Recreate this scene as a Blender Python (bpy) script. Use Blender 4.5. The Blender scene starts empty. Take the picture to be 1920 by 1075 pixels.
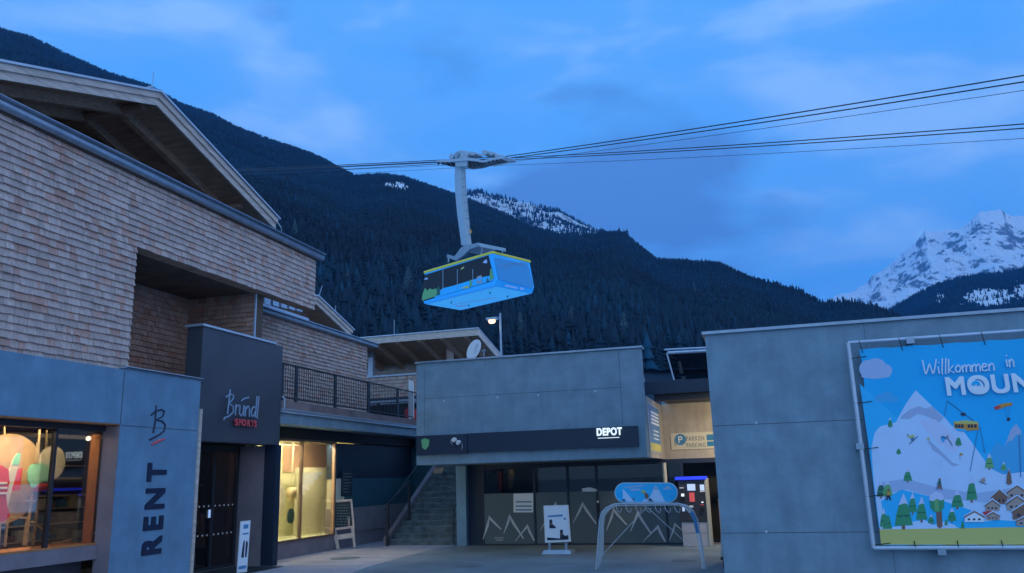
import bpy, bmesh, math, random
import numpy as np
from mathutils import Vector, Matrix
C = bpy.context.scene.collection
SC = bpy.context.scene
random.seed(7); RNG = np.random.default_rng(11)

# ------------------------------------------------------------------ camera
EYE = Vector((0, 0, 1.85)); FPX = 1524.3; CX, CY = 960, 537.5
VR = Vector((0.95632856, 0.29094604, -0.02803733)); VU = Vector((0.0929077, -0.21162716, 0.97292451)); VF = Vector((-0.27713507, 0.93304038, 0.22941623))
cd = bpy.data.cameras.new('camera'); cam = bpy.data.objects.new('camera', cd); C.objects.link(cam)
cd.sensor_width = 36; cd.lens = FPX * 36 / 1920; cd.clip_end = 30000; cd.clip_start = 0.1
cam.matrix_world = Matrix(((VR.x, VU.x, -VF.x, EYE.x), (VR.y, VU.y, -VF.y, EYE.y), (VR.z, VU.z, -VF.z, EYE.z), (0, 0, 0, 1)))
SC.camera = cam
SC.view_settings.view_transform = 'Standard'; SC.view_settings.look = 'None'; SC.view_settings.exposure = 0; SC.view_settings.gamma = 1

# ------------------------------------------------------------------ world: dusk sky with soft cloud
w = bpy.data.worlds.new('World'); SC.world = w; w.use_nodes = True
nt = w.node_tree; nt.nodes.clear(); N = nt.nodes.new; L = nt.links.new
out = N('ShaderNodeOutputWorld'); bg = N('ShaderNodeBackground'); tc = N('ShaderNodeTexCoord'); sep = N('ShaderNodeSeparateXYZ')
L(tc.outputs['Generated'], sep.inputs[0])
mp = N('ShaderNodeMapping'); mp.inputs['Scale'].default_value = (1.1, 1.1, 3.4); mp.inputs['Location'].default_value = (0.3, 1.7, 0.4); L(tc.outputs['Generated'], mp.inputs[0])
nz = N('ShaderNodeTexNoise'); nz.inputs['Scale'].default_value = 3.0; nz.inputs['Detail'].default_value = 7; nz.inputs['Roughness'].default_value = 0.5; nz.inputs['Distortion'].default_value = 0.35; L(mp.outputs[0], nz.inputs[0])
r1 = N('ShaderNodeValToRGB'); r1.color_ramp.elements[0].position = 0.38; r1.color_ramp.elements[1].position = 0.64; L(nz.outputs['Fac'], r1.inputs[0])
r1.color_ramp.elements[0].color = (0.090, 0.395, 1.0, 1); r1.color_ramp.elements[1].color = (0.25, 0.52, 1.02, 1)
e = r1.color_ramp.elements.new(0.5); e.color = (0.115, 0.405, 0.99, 1)
# darker blue-grey cloud band low over the ridge
mp2 = N('ShaderNodeMapping'); mp2.inputs['Scale'].default_value = (1.0, 1.0, 2.6); mp2.inputs['Location'].default_value = (2.9, 0.35, 0.1); L(tc.outputs['Generated'], mp2.inputs[0])
nz2 = N('ShaderNodeTexNoise'); nz2.inputs['Scale'].default_value = 3.4; nz2.inputs['Detail'].default_value = 8; nz2.inputs['Roughness'].default_value = 0.52; L(mp2.outputs[0], nz2.inputs[0])
# broad cloud bank centred on one compass direction (slightly right of the tower), elevation ~20 degrees
vs = N('ShaderNodeVectorMath'); vs.operation = 'SUBTRACT'; L(tc.outputs['Generated'], vs.inputs[0]); vs.inputs[1].default_value = (-0.17, 0.93, 0.315)
vq = N('ShaderNodeVectorMath'); vq.operation = 'MULTIPLY'; L(vs.outputs[0], vq.inputs[0]); vq.inputs[1].default_value = (0.8, 0.8, 2.6)
vm = N('ShaderNodeVectorMath'); vm.operation = 'LENGTH'; L(vq.outputs[0], vm.inputs[0])
mb1 = N('ShaderNodeMapRange'); mb1.inputs['From Min'].default_value = 0.05; mb1.inputs['From Max'].default_value = 0.40; mb1.inputs['To Min'].default_value = 0.15; mb1.inputs['To Max'].default_value = -0.08; L(vm.outputs['Value'], mb1.inputs['Value'])
ad = N('ShaderNodeMath'); ad.operation = 'ADD'; L(nz2.outputs['Fac'], ad.inputs[0]); L(mb1.outputs[0], ad.inputs[1])
r2 = N('ShaderNodeValToRGB'); r2.color_ramp.elements[0].position = 0.51; r2.color_ramp.elements[1].position = 0.66; L(ad.outputs[0], r2.inputs[0])
mx = N('ShaderNodeMixRGB'); L(r2.outputs[0], mx.inputs['Fac']); L(r1.outputs[0], mx.inputs[1]); mx.inputs[2].default_value = (0.085, 0.255, 0.66, 1)
# the part of the sky behind the camera is set paler and brighter, to light the walls
mr = N('ShaderNodeMapRange'); mr.inputs['From Min'].default_value = 0.1; mr.inputs['From Max'].default_value = -0.7; L(sep.outputs['Y'], mr.inputs['Value'])
mx2 = N('ShaderNodeMixRGB'); L(mr.outputs[0], mx2.inputs['Fac']); L(mx.outputs[0], mx2.inputs[1]); mx2.inputs[2].default_value = (0.36, 0.68, 1.20, 1)
mr3 = N('ShaderNodeMapRange'); mr3.inputs['From Min'].default_value = 0.25; mr3.inputs['From Max'].default_value = 0.9; L(sep.outputs['X'], mr3.inputs['Value'])
mx3 = N('ShaderNodeMixRGB'); L(mr3.outputs[0], mx3.inputs['Fac']); L(mx2.outputs[0], mx3.inputs[1]); mx3.inputs[2].default_value = (0.42, 0.64, 1.05, 1)
sky = N('ShaderNodeTexSky'); sky.sky_type = 'NISHITA'; sky.sun_disc = False; sky.sun_elevation = math.radians(1.5); sky.sun_rotation = math.radians(120)
b2 = N('ShaderNodeBackground'); L(sky.outputs[0], b2.inputs['Color']); b2.inputs['Strength'].default_value = 0.01
L(mx3.outputs[0], bg.inputs['Color']); bg.inputs['Strength'].default_value = 1.16
ads = N('ShaderNodeAddShader'); L(bg.outputs[0], ads.inputs[0]); L(b2.outputs[0], ads.inputs[1]); L(ads.outputs[0], out.inputs['Surface'])
sl = bpy.data.lights.new('sun', 'SUN'); sl.energy = 0.05; sl.angle = math.radians(20); sl.color = (1, 0.82, 0.72)
so = bpy.data.objects.new('sun', sl); C.objects.link(so); so.rotation_euler = (math.radians(62), 0, math.radians(60))

# ------------------------------------------------------------------ helpers
def ray(x, y): return VF * FPX + VR * (x - CX) + VU * (CY - y)
def ax(x, y, X): d = ray(x, y); return EYE + d * (X / d.x)
def ay(x, y, Y): d = ray(x, y); return EYE + d * (Y / d.y)
def az(x, y, Z): d = ray(x, y); return EYE + d * ((Z - EYE.z) / d.z)
def apl(x, y, p, n): d = ray(x, y); return EYE + d * ((p - EYE).dot(n) / d.dot(n))

MATS = {}
def mat(name, col, rough=0.7, metal=0.0, emit=None, es=1.0, noise=0.0, nscale=3.0, bump=0.0, bscale=40.0, streak=0.0, spec=0.5, tone=False, stretch=(1, 1, 1)):
    m = bpy.data.materials.new(name); m.use_nodes = True; nt = m.node_tree; b = nt.nodes['Principled BSDF']
    b.inputs['Base Color'].default_value = (*col, 1); b.inputs['Roughness'].default_value = rough; b.inputs['Metallic'].default_value = metal
    b.inputs['Specular IOR Level'].default_value = spec
    if emit: b.inputs['Emission Color'].default_value = (*emit, 1); b.inputs['Emission Strength'].default_value = es
    tc = nt.nodes.new('ShaderNodeTexCoord'); cur = None
    def nmul(scale, amt, vscale, detail=6):
        nonlocal cur
        mp = nt.nodes.new('ShaderNodeMapping'); mp.inputs['Scale'].default_value = vscale; nt.links.new(tc.outputs['Object'], mp.inputs[0])
        n = nt.nodes.new('ShaderNodeTexNoise'); n.inputs['Scale'].default_value = scale; n.inputs['Detail'].default_value = detail; n.inputs['Roughness'].default_value = 0.6; nt.links.new(mp.outputs[0], n.inputs[0])
        r = nt.nodes.new('ShaderNodeMapRange'); r.inputs['From Min'].default_value = 0.3; r.inputs['From Max'].default_value = 0.7; r.inputs['To Min'].default_value = 1 - amt; r.inputs['To Max'].default_value = 1 + amt; nt.links.new(n.outputs['Fac'], r.inputs['Value'])
        x = nt.nodes.new('ShaderNodeMixRGB'); x.blend_type = 'MULTIPLY'; x.inputs['Fac'].default_value = 1
        if cur is None: x.inputs[1].default_value = (*col, 1)
        else: nt.links.new(cur, x.inputs[1])
        nt.links.new(r.outputs[0], x.inputs[2]); cur = x.outputs[0]
        return n
    if tone:
        at = nt.nodes.new('ShaderNodeAttribute'); at.attribute_name = 'tone'
        x = nt.nodes.new('ShaderNodeMixRGB'); x.blend_type = 'MULTIPLY'; x.inputs['Fac'].default_value = 1; x.inputs[1].default_value = (*col, 1)
        nt.links.new(at.outputs['Color'], x.inputs[2]); cur = x.outputs[0]
    if noise: nmul(nscale, noise, stretch)
    if streak: nmul(1.0, streak, (5, 5, 0.5), 4)
    if cur: nt.links.new(cur, b.inputs['Base Color'])
    if bump:
        n = nt.nodes.new('ShaderNodeTexNoise'); n.inputs['Scale'].default_value = bscale; n.inputs['Detail'].default_value = 5; nt.links.new(tc.outputs['Object'], n.inputs[0])
        bp = nt.nodes.new('ShaderNodeBump'); bp.inputs['Strength'].default_value = bump; bp.inputs['Distance'].default_value = 0.02; nt.links.new(n.outputs['Fac'], bp.inputs['Height']); nt.links.new(bp.outputs[0], b.inputs['Normal'])
    MATS[name] = m; return m
def glass(name, tint, gl=0.12, rough=0.02):
    m = bpy.data.materials.new(name); m.use_nodes = True; nt = m.node_tree; nt.nodes.clear(); n = nt.nodes.new
    o = n('ShaderNodeOutputMaterial'); t = n('ShaderNodeBsdfTransparent'); t.inputs[0].default_value = (*tint, 1)
    g = n('ShaderNodeBsdfGlossy'); g.inputs['Roughness'].default_value = rough; g.inputs['Color'].default_value = (0.9, 0.9, 0.9, 1)
    f = n('ShaderNodeFresnel'); f.inputs[0].default_value = 1.45
    mm = n('ShaderNodeMath'); mm.operation = 'MULTIPLY_ADD'; mm.inputs[1].default_value = 0.9; mm.inputs[2].default_value = gl - 0.05; nt.links.new(f.outputs[0], mm.inputs[0]); mm.use_clamp = True
    mx = n('ShaderNodeMixShader'); nt.links.new(mm.outputs[0], mx.inputs[0]); nt.links.new(t.outputs[0], mx.inputs[1]); nt.links.new(g.outputs[0], mx.inputs[2]); nt.links.new(mx.outputs[0], o.inputs[0])
    MATS[name] = m; return m

mat('concrete', (0.195, 0.285, 0.35), 0.85, noise=0.16, nscale=2.2, streak=0.07, bump=0.25, bscale=25)
mat('concrete_light', (0.155, 0.28, 0.39), 0.85, noise=0.14, nscale=2.2, streak=0.06, bump=0.2)
mat('concrete_lit', (0.42, 0.38, 0.33), 0.85, noise=0.14, nscale=2.5, streak=0.12, bump=0.2)
mat('joint', (0.10, 0.13, 0.17), 0.9)
mat('plug', (0.55, 0.6, 0.65), 0.7)
mat('shingle', (0.62, 0.46, 0.38), 0.9, tone=True, noise=0.22, nscale=2.0, stretch=(14, 14, 1.2), bump=0.4, bscale=60)
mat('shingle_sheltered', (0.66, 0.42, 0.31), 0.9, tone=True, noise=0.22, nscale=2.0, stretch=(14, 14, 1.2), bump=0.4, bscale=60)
mat('wood_brown', (0.22, 0.15, 0.14), 0.8, noise=0.3, nscale=2, bump=0.2)
mat('shingle_back', (0.12, 0.08, 0.06), 0.9)
mat('wood', (0.48, 0.29, 0.19), 0.8, noise=0.3, nscale=1.6, stretch=(1, 6, 12), bump=0.2)
mat('wood_pale', (0.62, 0.50, 0.42), 0.8, noise=0.25, nscale=1.6, stretch=(3, 1, 12), bump=0.2)
mat('wood_dark', (0.16, 0.10, 0.07), 0.85, noise=0.3, nscale=2, bump=0.2)
mat('shop_brown', (0.10, 0.065, 0.06), 0.8, noise=0.2)
mat('wood_orange_lit', (0.50, 0.20, 0.07), 0.6, noise=0.2, nscale=3)
mat('metal_light', (0.52, 0.58, 0.66), 0.45, metal=0.4, noise=0.08)
mat('metal_zinc', (0.32, 0.38, 0.45), 0.4, metal=0.6, noise=0.15, nscale=4)
mat('metal_dark', (0.035, 0.04, 0.05), 0.5, metal=0.3)
mat('black_panel', (0.065, 0.068, 0.085), 0.45, noise=0.15, nscale=1.0)
mat('navy_panel', (0.012, 0.025, 0.05), 0.5)
mat('black', (0.008, 0.009, 0.012), 0.6)
mat('dark_room', (0.02, 0.018, 0.02), 0.9)
mat('white', (0.80, 0.80, 0.80), 0.6)
mat('white_print', (0.80, 0.84, 0.90), 0.7)
mat('red', (0.65, 0.05, 0.06), 0.5)
mat('letter_red', (0.75, 0.10, 0.11), 0.5)
mat('letter_grey', (0.28, 0.38, 0.50), 0.5)
mat('letter_dark', (0.012, 0.022, 0.06), 0.5)
mat('asphalt', (0.16, 0.20, 0.225), 0.7, noise=0.32, nscale=0.6, bump=0.5, bscale=60)
mat('paving', (0.40, 0.36, 0.38), 0.8, noise=0.15, nscale=1.1, bump=0.2)
mat('bounce_ground', (0.72, 0.76, 0.80), 0.9, noise=0.1, nscale=0.02)  # kept pale to throw light up under the cable car
mat('valley', (0.03, 0.045, 0.02), 0.95, noise=0.3, nscale=0.02)
mat('cabin_blue', (0.02, 0.50, 0.95), 0.35)
mat('cabin_glass', (0.03, 0.30, 0.58), 0.3)
mat('cabin_blue_dark', (0.035, 0.20, 0.38), 0.3)
mat('cabin_floor', (0.08, 0.78, 1.0), 0.4, noise=0.05)
mat('cabin_yellow', (0.80, 0.62, 0.05), 0.4)
mat('steel_white', (0.36, 0.43, 0.48), 0.5, noise=0.08)
mat('steel_grey', (0.24, 0.30, 0.35), 0.5, noise=0.15)
mat('cable', (0.03, 0.035, 0.05), 0.5, metal=0.5)
mat('green', (0.05, 0.30, 0.14), 0.7); mat('green_light', (0.16, 0.42, 0.16), 0.7); mat('green_dark', (0.02, 0.14, 0.10), 0.7)
mat('sky_print', (0.0, 0.45, 0.84), 0.6, noise=0.06, nscale=0.8); mat('sky_print_light', (0.02, 0.50, 0.88), 0.6)
mat('snow_print', (0.56, 0.72, 0.95), 0.65, noise=0.04); mat('snow_shade', (0.40, 0.48, 0.68), 0.65); mat('snow_pink', (0.62, 0.66, 0.88), 0.65)
mat('yellow_print', (0.62, 0.55, 0.16), 0.65); mat('orange_print', (0.65, 0.30, 0.05), 0.6); mat('brown_print', (0.25, 0.13, 0.09), 0.7); mat('tan_print', (0.45, 0.33, 0.28), 0.7)
mat('cloud_print', (0.42, 0.52, 0.74), 0.6); mat('cloud_print_faint', (0.06, 0.42, 0.74), 0.6)
mat('teal', (0.02, 0.09, 0.12), 0.7, noise=0.1); mat('mauve', (0.24, 0.20, 0.215), 0.85, noise=0.15, nscale=2)
mat('cream', (0.74, 0.70, 0.48), 0.6); mat('cream_pale', (0.76, 0.76, 0.52), 0.6)
mat('sign_cream', (0.62, 0.58, 0.46), 0.6); mat('sign_blue', (0.05, 0.22, 0.42), 0.5); mat('sign_text', (0.22, 0.25, 0.27), 0.6)
mat('poster_blue', (0.07, 0.25, 0.50), 0.4); mat('lime', (0.15, 0.42, 0.18), 0.5)
mat('machine_black', (0.035, 0.035, 0.045), 0.4); mat('machine_grey', (0.42, 0.42, 0.48), 0.55); mat('machine_beige', (0.50, 0.47, 0.38), 0.5)
mat('glow_blue', (0.02, 0.05, 0.8), 0.4, emit=(0.03, 0.06, 1.0), es=0.75)
mat('glow_white', (0.9, 0.9, 0.9), 0.4, emit=(0.85, 0.95, 1.0), es=0.75)
mat('glow_screen', (0.6, 0.7, 0.9), 0.4, emit=(0.45, 0.65, 1.0), es=0.5)
mat('glow_red', (0.7, 0.1, 0.1), 0.4, emit=(0.8, 0.12, 0.12), es=0.3)
mat('glow_lamp', (1, 0.9, 0.7), 0.4, emit=(1.0, 0.56, 0.24), es=1.9)
mat('glow_spot', (1, 0.9, 0.7), 0.4, emit=(1.0, 0.92, 0.75), es=6)
mat('frosted', (0.11, 0.15, 0.17), 0.35, spec=0.3); mat('decal', (0.55, 0.60, 0.64), 0.6)
mat('chalkboard', (0.02, 0.035, 0.04), 0.8); mat('chalk', (0.14, 0.19, 0.20), 0.8)
mat('stone_step', (0.13, 0.165, 0.175), 0.85, noise=0.45, nscale=5, bump=0.4)
mat('mint', (0.28, 0.72, 0.52), 0.4); mat('disc_tan', (0.50, 0.34, 0.19), 0.5, noise=0.25, nscale=4); mat('disc_pale', (0.75, 0.72, 0.6), 0.35, noise=0.1); mat('skin_red', (0.75, 0.07, 0.07), 0.5)
mat('brass', (0.75, 0.60, 0.38), 0.3, metal=0.5, noise=0.3, nscale=9)
mat('awning', (0.05, 0.045, 0.05), 0.8); mat('roof_metal', (0.30, 0.34, 0.40), 0.5, metal=0.3)
mat('rubber', (0.02, 0.02, 0.02), 0.8)
mat('bare_crown', (0.10, 0.17, 0.19), 0.9, noise=0.3, nscale=0.8); mat('bark', (0.06, 0.09, 0.10), 0.9)
glass('glass_clear', (0.92, 0.93, 0.90), 0.03); glass('glass_dark', (0.30, 0.34, 0.38), 0.05); glass('glass_door', (0.8, 0.8, 0.8), 0.05)
glass('glass_canopy', (0.25, 0.33, 0.40), 0.12)
glass('acrylic', (0.75, 0.80, 0.85), 0.30, 0.35)

class MB:
    def __init__(s): s.v = []; s.f = []; s.m = []; s.t = []
    def quad(s, pts, mi=0, tone=1.0):
        i = len(s.v); s.v += [tuple(p) for p in pts]; s.f.append(tuple(range(i, i + len(pts)))); s.m.append(mi); s.t.append(tone)
    def box(s, x0, x1, y0, y1, z0, z1, mi=0, tone=1.0):
        p = [(x, y, z) for x in (x0, x1) for y in (y0, y1) for z in (z0, z1)]
        s.hexa([p[0], p[4], p[6], p[2], p[1], p[5], p[7], p[3]], mi, tone); return s
    def hexa(s, p, mi=0, tone=1.0):        # 4 bottom ccw, 4 top ccw
        i = len(s.v); s.v += [tuple(q) for q in p]
        for f in ((3, 2, 1, 0), (4, 5, 6, 7), (0, 1, 5, 4), (1, 2, 6, 5), (2, 3, 7, 6), (3, 0, 4, 7)):
            s.f.append(tuple(i + k for k in f)); s.m.append(mi); s.t.append(tone)
        return s
    def prism(s, pts, off, mi=0):          # polygon extruded by vector
        n = len(pts); i = len(s.v); off = Vector(off)
        s.v += [tuple(p) for p in pts] + [tuple(Vector(p) + off) for p in pts]
        s.f.append(tuple(range(i, i + n))); s.f.append(tuple(range(i + 2 * n - 1, i + n - 1, -1)))
        for k in range(n): s.f.append((i + k, i + (k + 1) % n, i + n + (k + 1) % n, i + n + k))
        s.m += [mi] * (n + 2); s.t += [1.0] * (n + 2); return s
    def tube(s, pts, r, seg=8, mi=0, flat=None):
        pts = [Vector(p) for p in pts]; i = len(s.v); n = len(pts); rr = r if hasattr(r, '__len__') else [r] * n
        d0 = (pts[1] - pts[0]).normalized(); a = d0.orthogonal().normalized()
        for k, p in enumerate(pts):
            if k == 0: d = pts[1] - pts[0]
            elif k == n - 1: d = pts[-1] - pts[-2]
            else: d = (pts[k + 1] - pts[k]).normalized() + (pts[k] - pts[k - 1]).normalized()
            d.normalize(); a = (a - d * a.dot(d)).normalized(); b = d.cross(a)
            for q in range(seg):
                th = 2 * math.pi * q / seg; s.v.append(tuple(p + (a * math.cos(th) + b * math.sin(th)) * rr[k]))
        for k in range(n - 1):
            for q in range(seg):
                s.f.append((i + k * seg + q, i + k * seg + (q + 1) % seg, i + (k + 1) * seg + (q + 1) % seg, i + (k + 1) * seg + q)); s.m.append(mi); s.t.append(1.0)
        s.f.append(tuple(i + q for q in range(seg))[::-1]); s.f.append(tuple(i + (n - 1) * seg + q for q in range(seg))); s.m += [mi, mi]; s.t += [1.0, 1.0]
        return s
    def bar(s, a, b, wdt, thk, up=(0, 0, 1), mi=0):     # rectangular bar a->b
        a = Vector(a); b = Vector(b); d = (b - a).normalized(); u = Vector(up); sd = d.cross(u).normalized() * wdt / 2; uu = sd.cross(d).normalized() * thk / 2
        s.hexa([a - sd - uu, a + sd - uu, b + sd - uu, b - sd - uu, a - sd + uu, a + sd + uu, b + sd + uu, b - sd + uu], mi); return s
    def disc(s, c, n, r, thk, seg=28, mi=0, sy=1.0, up=(0, 0, 1)):
        c = Vector(c); n = Vector(n).normalized(); u = Vector(up); sx = u.cross(n).normalized(); u = n.cross(sx)
        s.prism([c + sx * (r * math.cos(2 * math.pi * k / seg)) + u * (r * sy * math.sin(2 * math.pi * k / seg)) for k in range(seg)], n * thk, mi); return s
    def build(s, name, mats, parent=None, smooth=False, bevel=0):
        me = bpy.data.meshes.new(name); me.from_pydata(s.v, [], s.f)
        if isinstance(mats, str): mats = [mats]
        for m in mats: me.materials.append(MATS[m])
        me.polygons.foreach_set('material_index', s.m)
        if smooth: me.polygons.foreach_set('use_smooth', [True] * len(s.f))
        if any(t != 1.0 for t in s.t):
            at = me.attributes.new('tone', 'FLOAT_COLOR', 'FACE'); arr = []
            for t in s.t:
                if isinstance(t, tuple): arr += [*t, 1]
                else: arr += [t, t, t, 1]
            at.data.foreach_set('color', arr)
        elif any(MATS[m].node_tree.nodes.get('Attribute') for m in mats):
            at = me.attributes.new('tone', 'FLOAT_COLOR', 'FACE'); at.data.foreach_set('color', [1.0] * (4 * len(s.f)))
        me.update()
        bm = bmesh.new(); bm.from_mesh(me); bmesh.ops.recalc_face_normals(bm, faces=bm.faces)
        if bevel: bmesh.ops.bevel(bm, geom=[e for e in bm.edges if len(e.link_faces) == 2 and e.calc_face_angle(0) > 0.6], offset=bevel, segments=1, affect='EDGES', clamp_overlap=True)
        bm.to_mesh(me); bm.free()
        o = bpy.data.objects.new(name, me); C.objects.link(o)
        if parent is not None: par(o, parent)
        return o
WL = {}
def par(o, p):
    o.parent = p; l = WL.get(p.name, Vector((0, 0, 0))); o.matrix_parent_inverse = Matrix.Translation(-l); WL[o.name] = Vector((0, 0, 0)) if p.name not in WL else Vector((0, 0, 0))
def thing(name, label, cat, loc, group=None):
    o = bpy.data.objects.new(name, None); C.objects.link(o); o.location = loc; WL[o.name] = Vector(loc)
    o.empty_display_size = 0.2; o['label'] = label; o['category'] = cat
    if group: o['group'] = group
    return o
def tag(o, label, cat, group=None):
    o['label'] = label; o['category'] = cat
    if group: o['group'] = group
    return o
def struct(o, kind='structure'): o['kind'] = kind; return o
def copy_thing(root, loc, label=None):
    r = root.copy(); C.objects.link(r); r.location = loc
    if label: r['label'] = label
    for ch in list(root.children):
        c = ch.copy(); C.objects.link(c); c.parent = r; c.matrix_parent_inverse = ch.matrix_parent_inverse.copy()
        for g in ch.children:
            d = g.copy(); C.objects.link(d); d.parent = c; d.matrix_parent_inverse = g.matrix_parent_inverse.copy()
    return r
def text(name, s, origin, right, up, size, m, parent=None, ext=0.01, off=0.0, shear=0.0, sx=1.0, space=1.0):
    cu = bpy.data.curves.new(name, 'FONT'); cu.body = s; cu.size = size; cu.extrude = ext; bold, off = off, 0; cu.shear = shear; cu.space_character = space
    o = bpy.data.objects.new(name, cu); C.objects.link(o)
    dg = bpy.context.evaluated_depsgraph_get(); me0 = bpy.data.meshes.new_from_object(o.evaluated_get(dg)); bpy.data.objects.remove(o)
    V0 = [v.co.copy() for v in me0.vertices]; F0 = [tuple(p.vertices) for p in me0.polygons]; nv = len(V0); VV = []; FF = []
    for k, (dx, dy) in enumerate([(0, 0)] + ([(bold * a, bold * b) for a in (-1, 0, 1) for b in (-1, 0, 1) if a or b] if bold else [])):
        VV += [c + Vector((dx, dy, -.0004 * k)) for c in V0]; FF += [tuple(i + nv * k for i in f) for f in F0]
    me = bpy.data.meshes.new(name); me.from_pydata(VV, [], FF)
    right = Vector(right).normalized(); up = Vector(up); up = (up - right * up.dot(right)).normalized(); n = right.cross(up); O = Vector(origin)
    for v in me.vertices:
        c = v.co.copy(); v.co = O + right * (c.x * sx) + up * c.y + n * c.z
    me.materials.clear(); me.materials.append(MATS[m]); o = bpy.data.objects.new(name, me); C.objects.link(o)
    if parent is not None: par(o, parent)
    return o
GL = {  # stroke letters, x-height 0.5
 'W': (0.72, [[(0, 1), (.1, .1), (.16, .05), (.34, .75), (.46, .05), (.53, .1), (.68, 1)]]),
 'i': (0.16, [[(0.03, .5), (.06, 0.02)], [(.06, .72), (.09, .78)]]),
 'l': (0.17, [[(.1, 1.02), (.04, 0), (.08, -.04)]]),
 'k': (0.34, [[(.06, .95), (.02, 0)], [(.27, .5), (.05, .2), (.3, 0)]]),
 'o': (0.34, [[(.14, .5), (.02, .3), (.06, .06), (.2, .04), (.28, .28), (.2, .48), (.12, .5)]]),
 'm': (0.46, [[(0.01, .48), (.03, 0)], [(.03, .3), (.14, .5), (.2, .4), (.2, 0)], [(.2, .32), (.32, .5), (.39, .38), (.4, 0)]]),
 'e': (0.33, [[(.04, .26), (.25, .32), (.22, .46), (.12, .5), (.02, .3), (.06, .06), (.18, .02), (.29, .1)]]),
 'n': (0.34, [[(0.02, .48), (.04, 0)], [(.04, .3), (.17, .5), (.26, .4), (.27, 0)]]),
 'r': (0.22, [[(.02, .5), (.02, 0)], [(.02, .3), (.1, .46), (.2, .46)]]),
 'u': (0.34, [[(.03, .5), (.03, .1), (.12, 0), (.24, .14), (.26, .5)], [(.26, .5), (.28, 0)]]),
 'd': (0.36, [[(.26, .45), (.14, .5), (.03, .28), (.07, .04), (.18, .05), (.29, .3)], [(.34, 1.0), (.29, 0)]]),
 'B': (0.48, [[(.16, 1.3), (.08, 0)], [(-.08, .85), (.2, 1.05), (.38, 1.0), (.36, .8), (.12, .56), (.4, .4), (.42, .12), (.16, -.12), (-.08, -.22), (-.12, -.34)]]),
 ' ': (0.3, [])}
def strokes(name, s, O, right, up, size, rad, m, parent, sx=1.0, lift=0.0, slant=0.0, space=1.0, extra=()):
    mb = MB(); O = Vector(O); right = Vector(right).normalized(); up = Vector(up).normalized(); n = right.cross(up); x = 0
    def P(a, b): return O + right * ((a * sx + b * slant) * size) + up * (b * size) + n * lift
    for ch in s:
        wd, st = GL[ch]
        for pl in st:
            pts = [P(x + a, b) for a, b in pl]
            sm = [pts[0]]
            for k in range(1, len(pts) - 1):     # corner rounding
                sm += [pts[k].lerp(pts[k - 1], 0.22), pts[k], pts[k].lerp(pts[k + 1], 0.22)] if len(pts) > 3 else [pts[k]]
            sm.append(pts[-1]); mb.tube(sm, rad, 6)
        x += wd * space
    for pl in extra: mb.tube([P(a, b) for a, b in pl], rad, 6)
    return mb.build(name, m, parent)

def shingles(mb, O, right, W, H, n, course=0.135, skip=None, dark=1.0, seed=1):
    """overlapping wooden shakes on the plane O + right*a + z*b, facing n"""
    rnd = random.Random(seed); O = Vector(O); right = Vector(right).normalized(); n = Vector(n); up = Vector((0, 0, 1))
    rows = int(math.ceil(H / course)); ch = H / rows
    for r in range(rows):
        b0 = r * ch; a = -rnd.random() * 0.15
        while a < W:
            wd = rnd.choice((0.07, 0.10, 0.13, 0.16, 0.2, 0.26)); a0 = max(a, 0); a1 = min(a + wd - 0.0015, W); a += wd
            if a1 - a0 < 0.015: continue
            if skip:
                a0, a1 = skip(a0, a1, b0 + ch / 2)
                if a1 - a0 < .015: continue
            t = rnd.random(); lo = b0 - 0.012 + rnd.uniform(-.008, .008); hi = min(b0 + ch + 0.01, H)
            k = 0.76 + 0.28 * t
            red = rnd.random()
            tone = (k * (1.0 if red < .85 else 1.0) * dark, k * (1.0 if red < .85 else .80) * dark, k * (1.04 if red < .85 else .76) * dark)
            th = 0.046 + rnd.uniform(-.010, .012); tt = 0.006
            P = lambda aa, bb, d: O + right * aa + up * bb + n * d
            mb.hexa([P(a0, lo, 0), P(a1, lo, 0), P(a1, lo, th), P(a0, lo, th), P(a0, hi, 0), P(a1, hi, 0), P(a1, hi, tt), P(a0, hi, tt)], 0, tone)

# ------------------------------------------------------------------ numpy noise for terrain
def vnoise(x, y, seed=0):
    xi = np.floor(x).astype(np.int64); yi = np.floor(y).astype(np.int64); xf = x - xi; yf = y - yi
    def h(a, b):
        v = (a * 374761393 + b * 668265263 + seed * 1442695041) & 0xffffffff; v = ((v ^ (v >> 13)) * 1274126177) & 0xffffffff; return ((v ^ (v >> 16)) & 0xffff) / 65535.0
    u = xf * xf * (3 - 2 * xf); v = yf * yf * (3 - 2 * yf)
    return (h(xi, yi) * (1 - u) + h(xi + 1, yi) * u) * (1 - v) + (h(xi, yi + 1) * (1 - u) + h(xi + 1, yi + 1) * u) * v
def fbm(x, y, seed=0, oct=5, ridged=False):
    s = 0; a = 1; t = 0
    for k in range(oct):
        n = vnoise(x, y, seed + k); n = (1 - np.abs(2 * n - 1)) if ridged else n
        s = s + a * n; t += a; a *= 0.5; x = x * 2.03 + 7.1; y = y * 2.03 + 3.7
    return s / t

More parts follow.
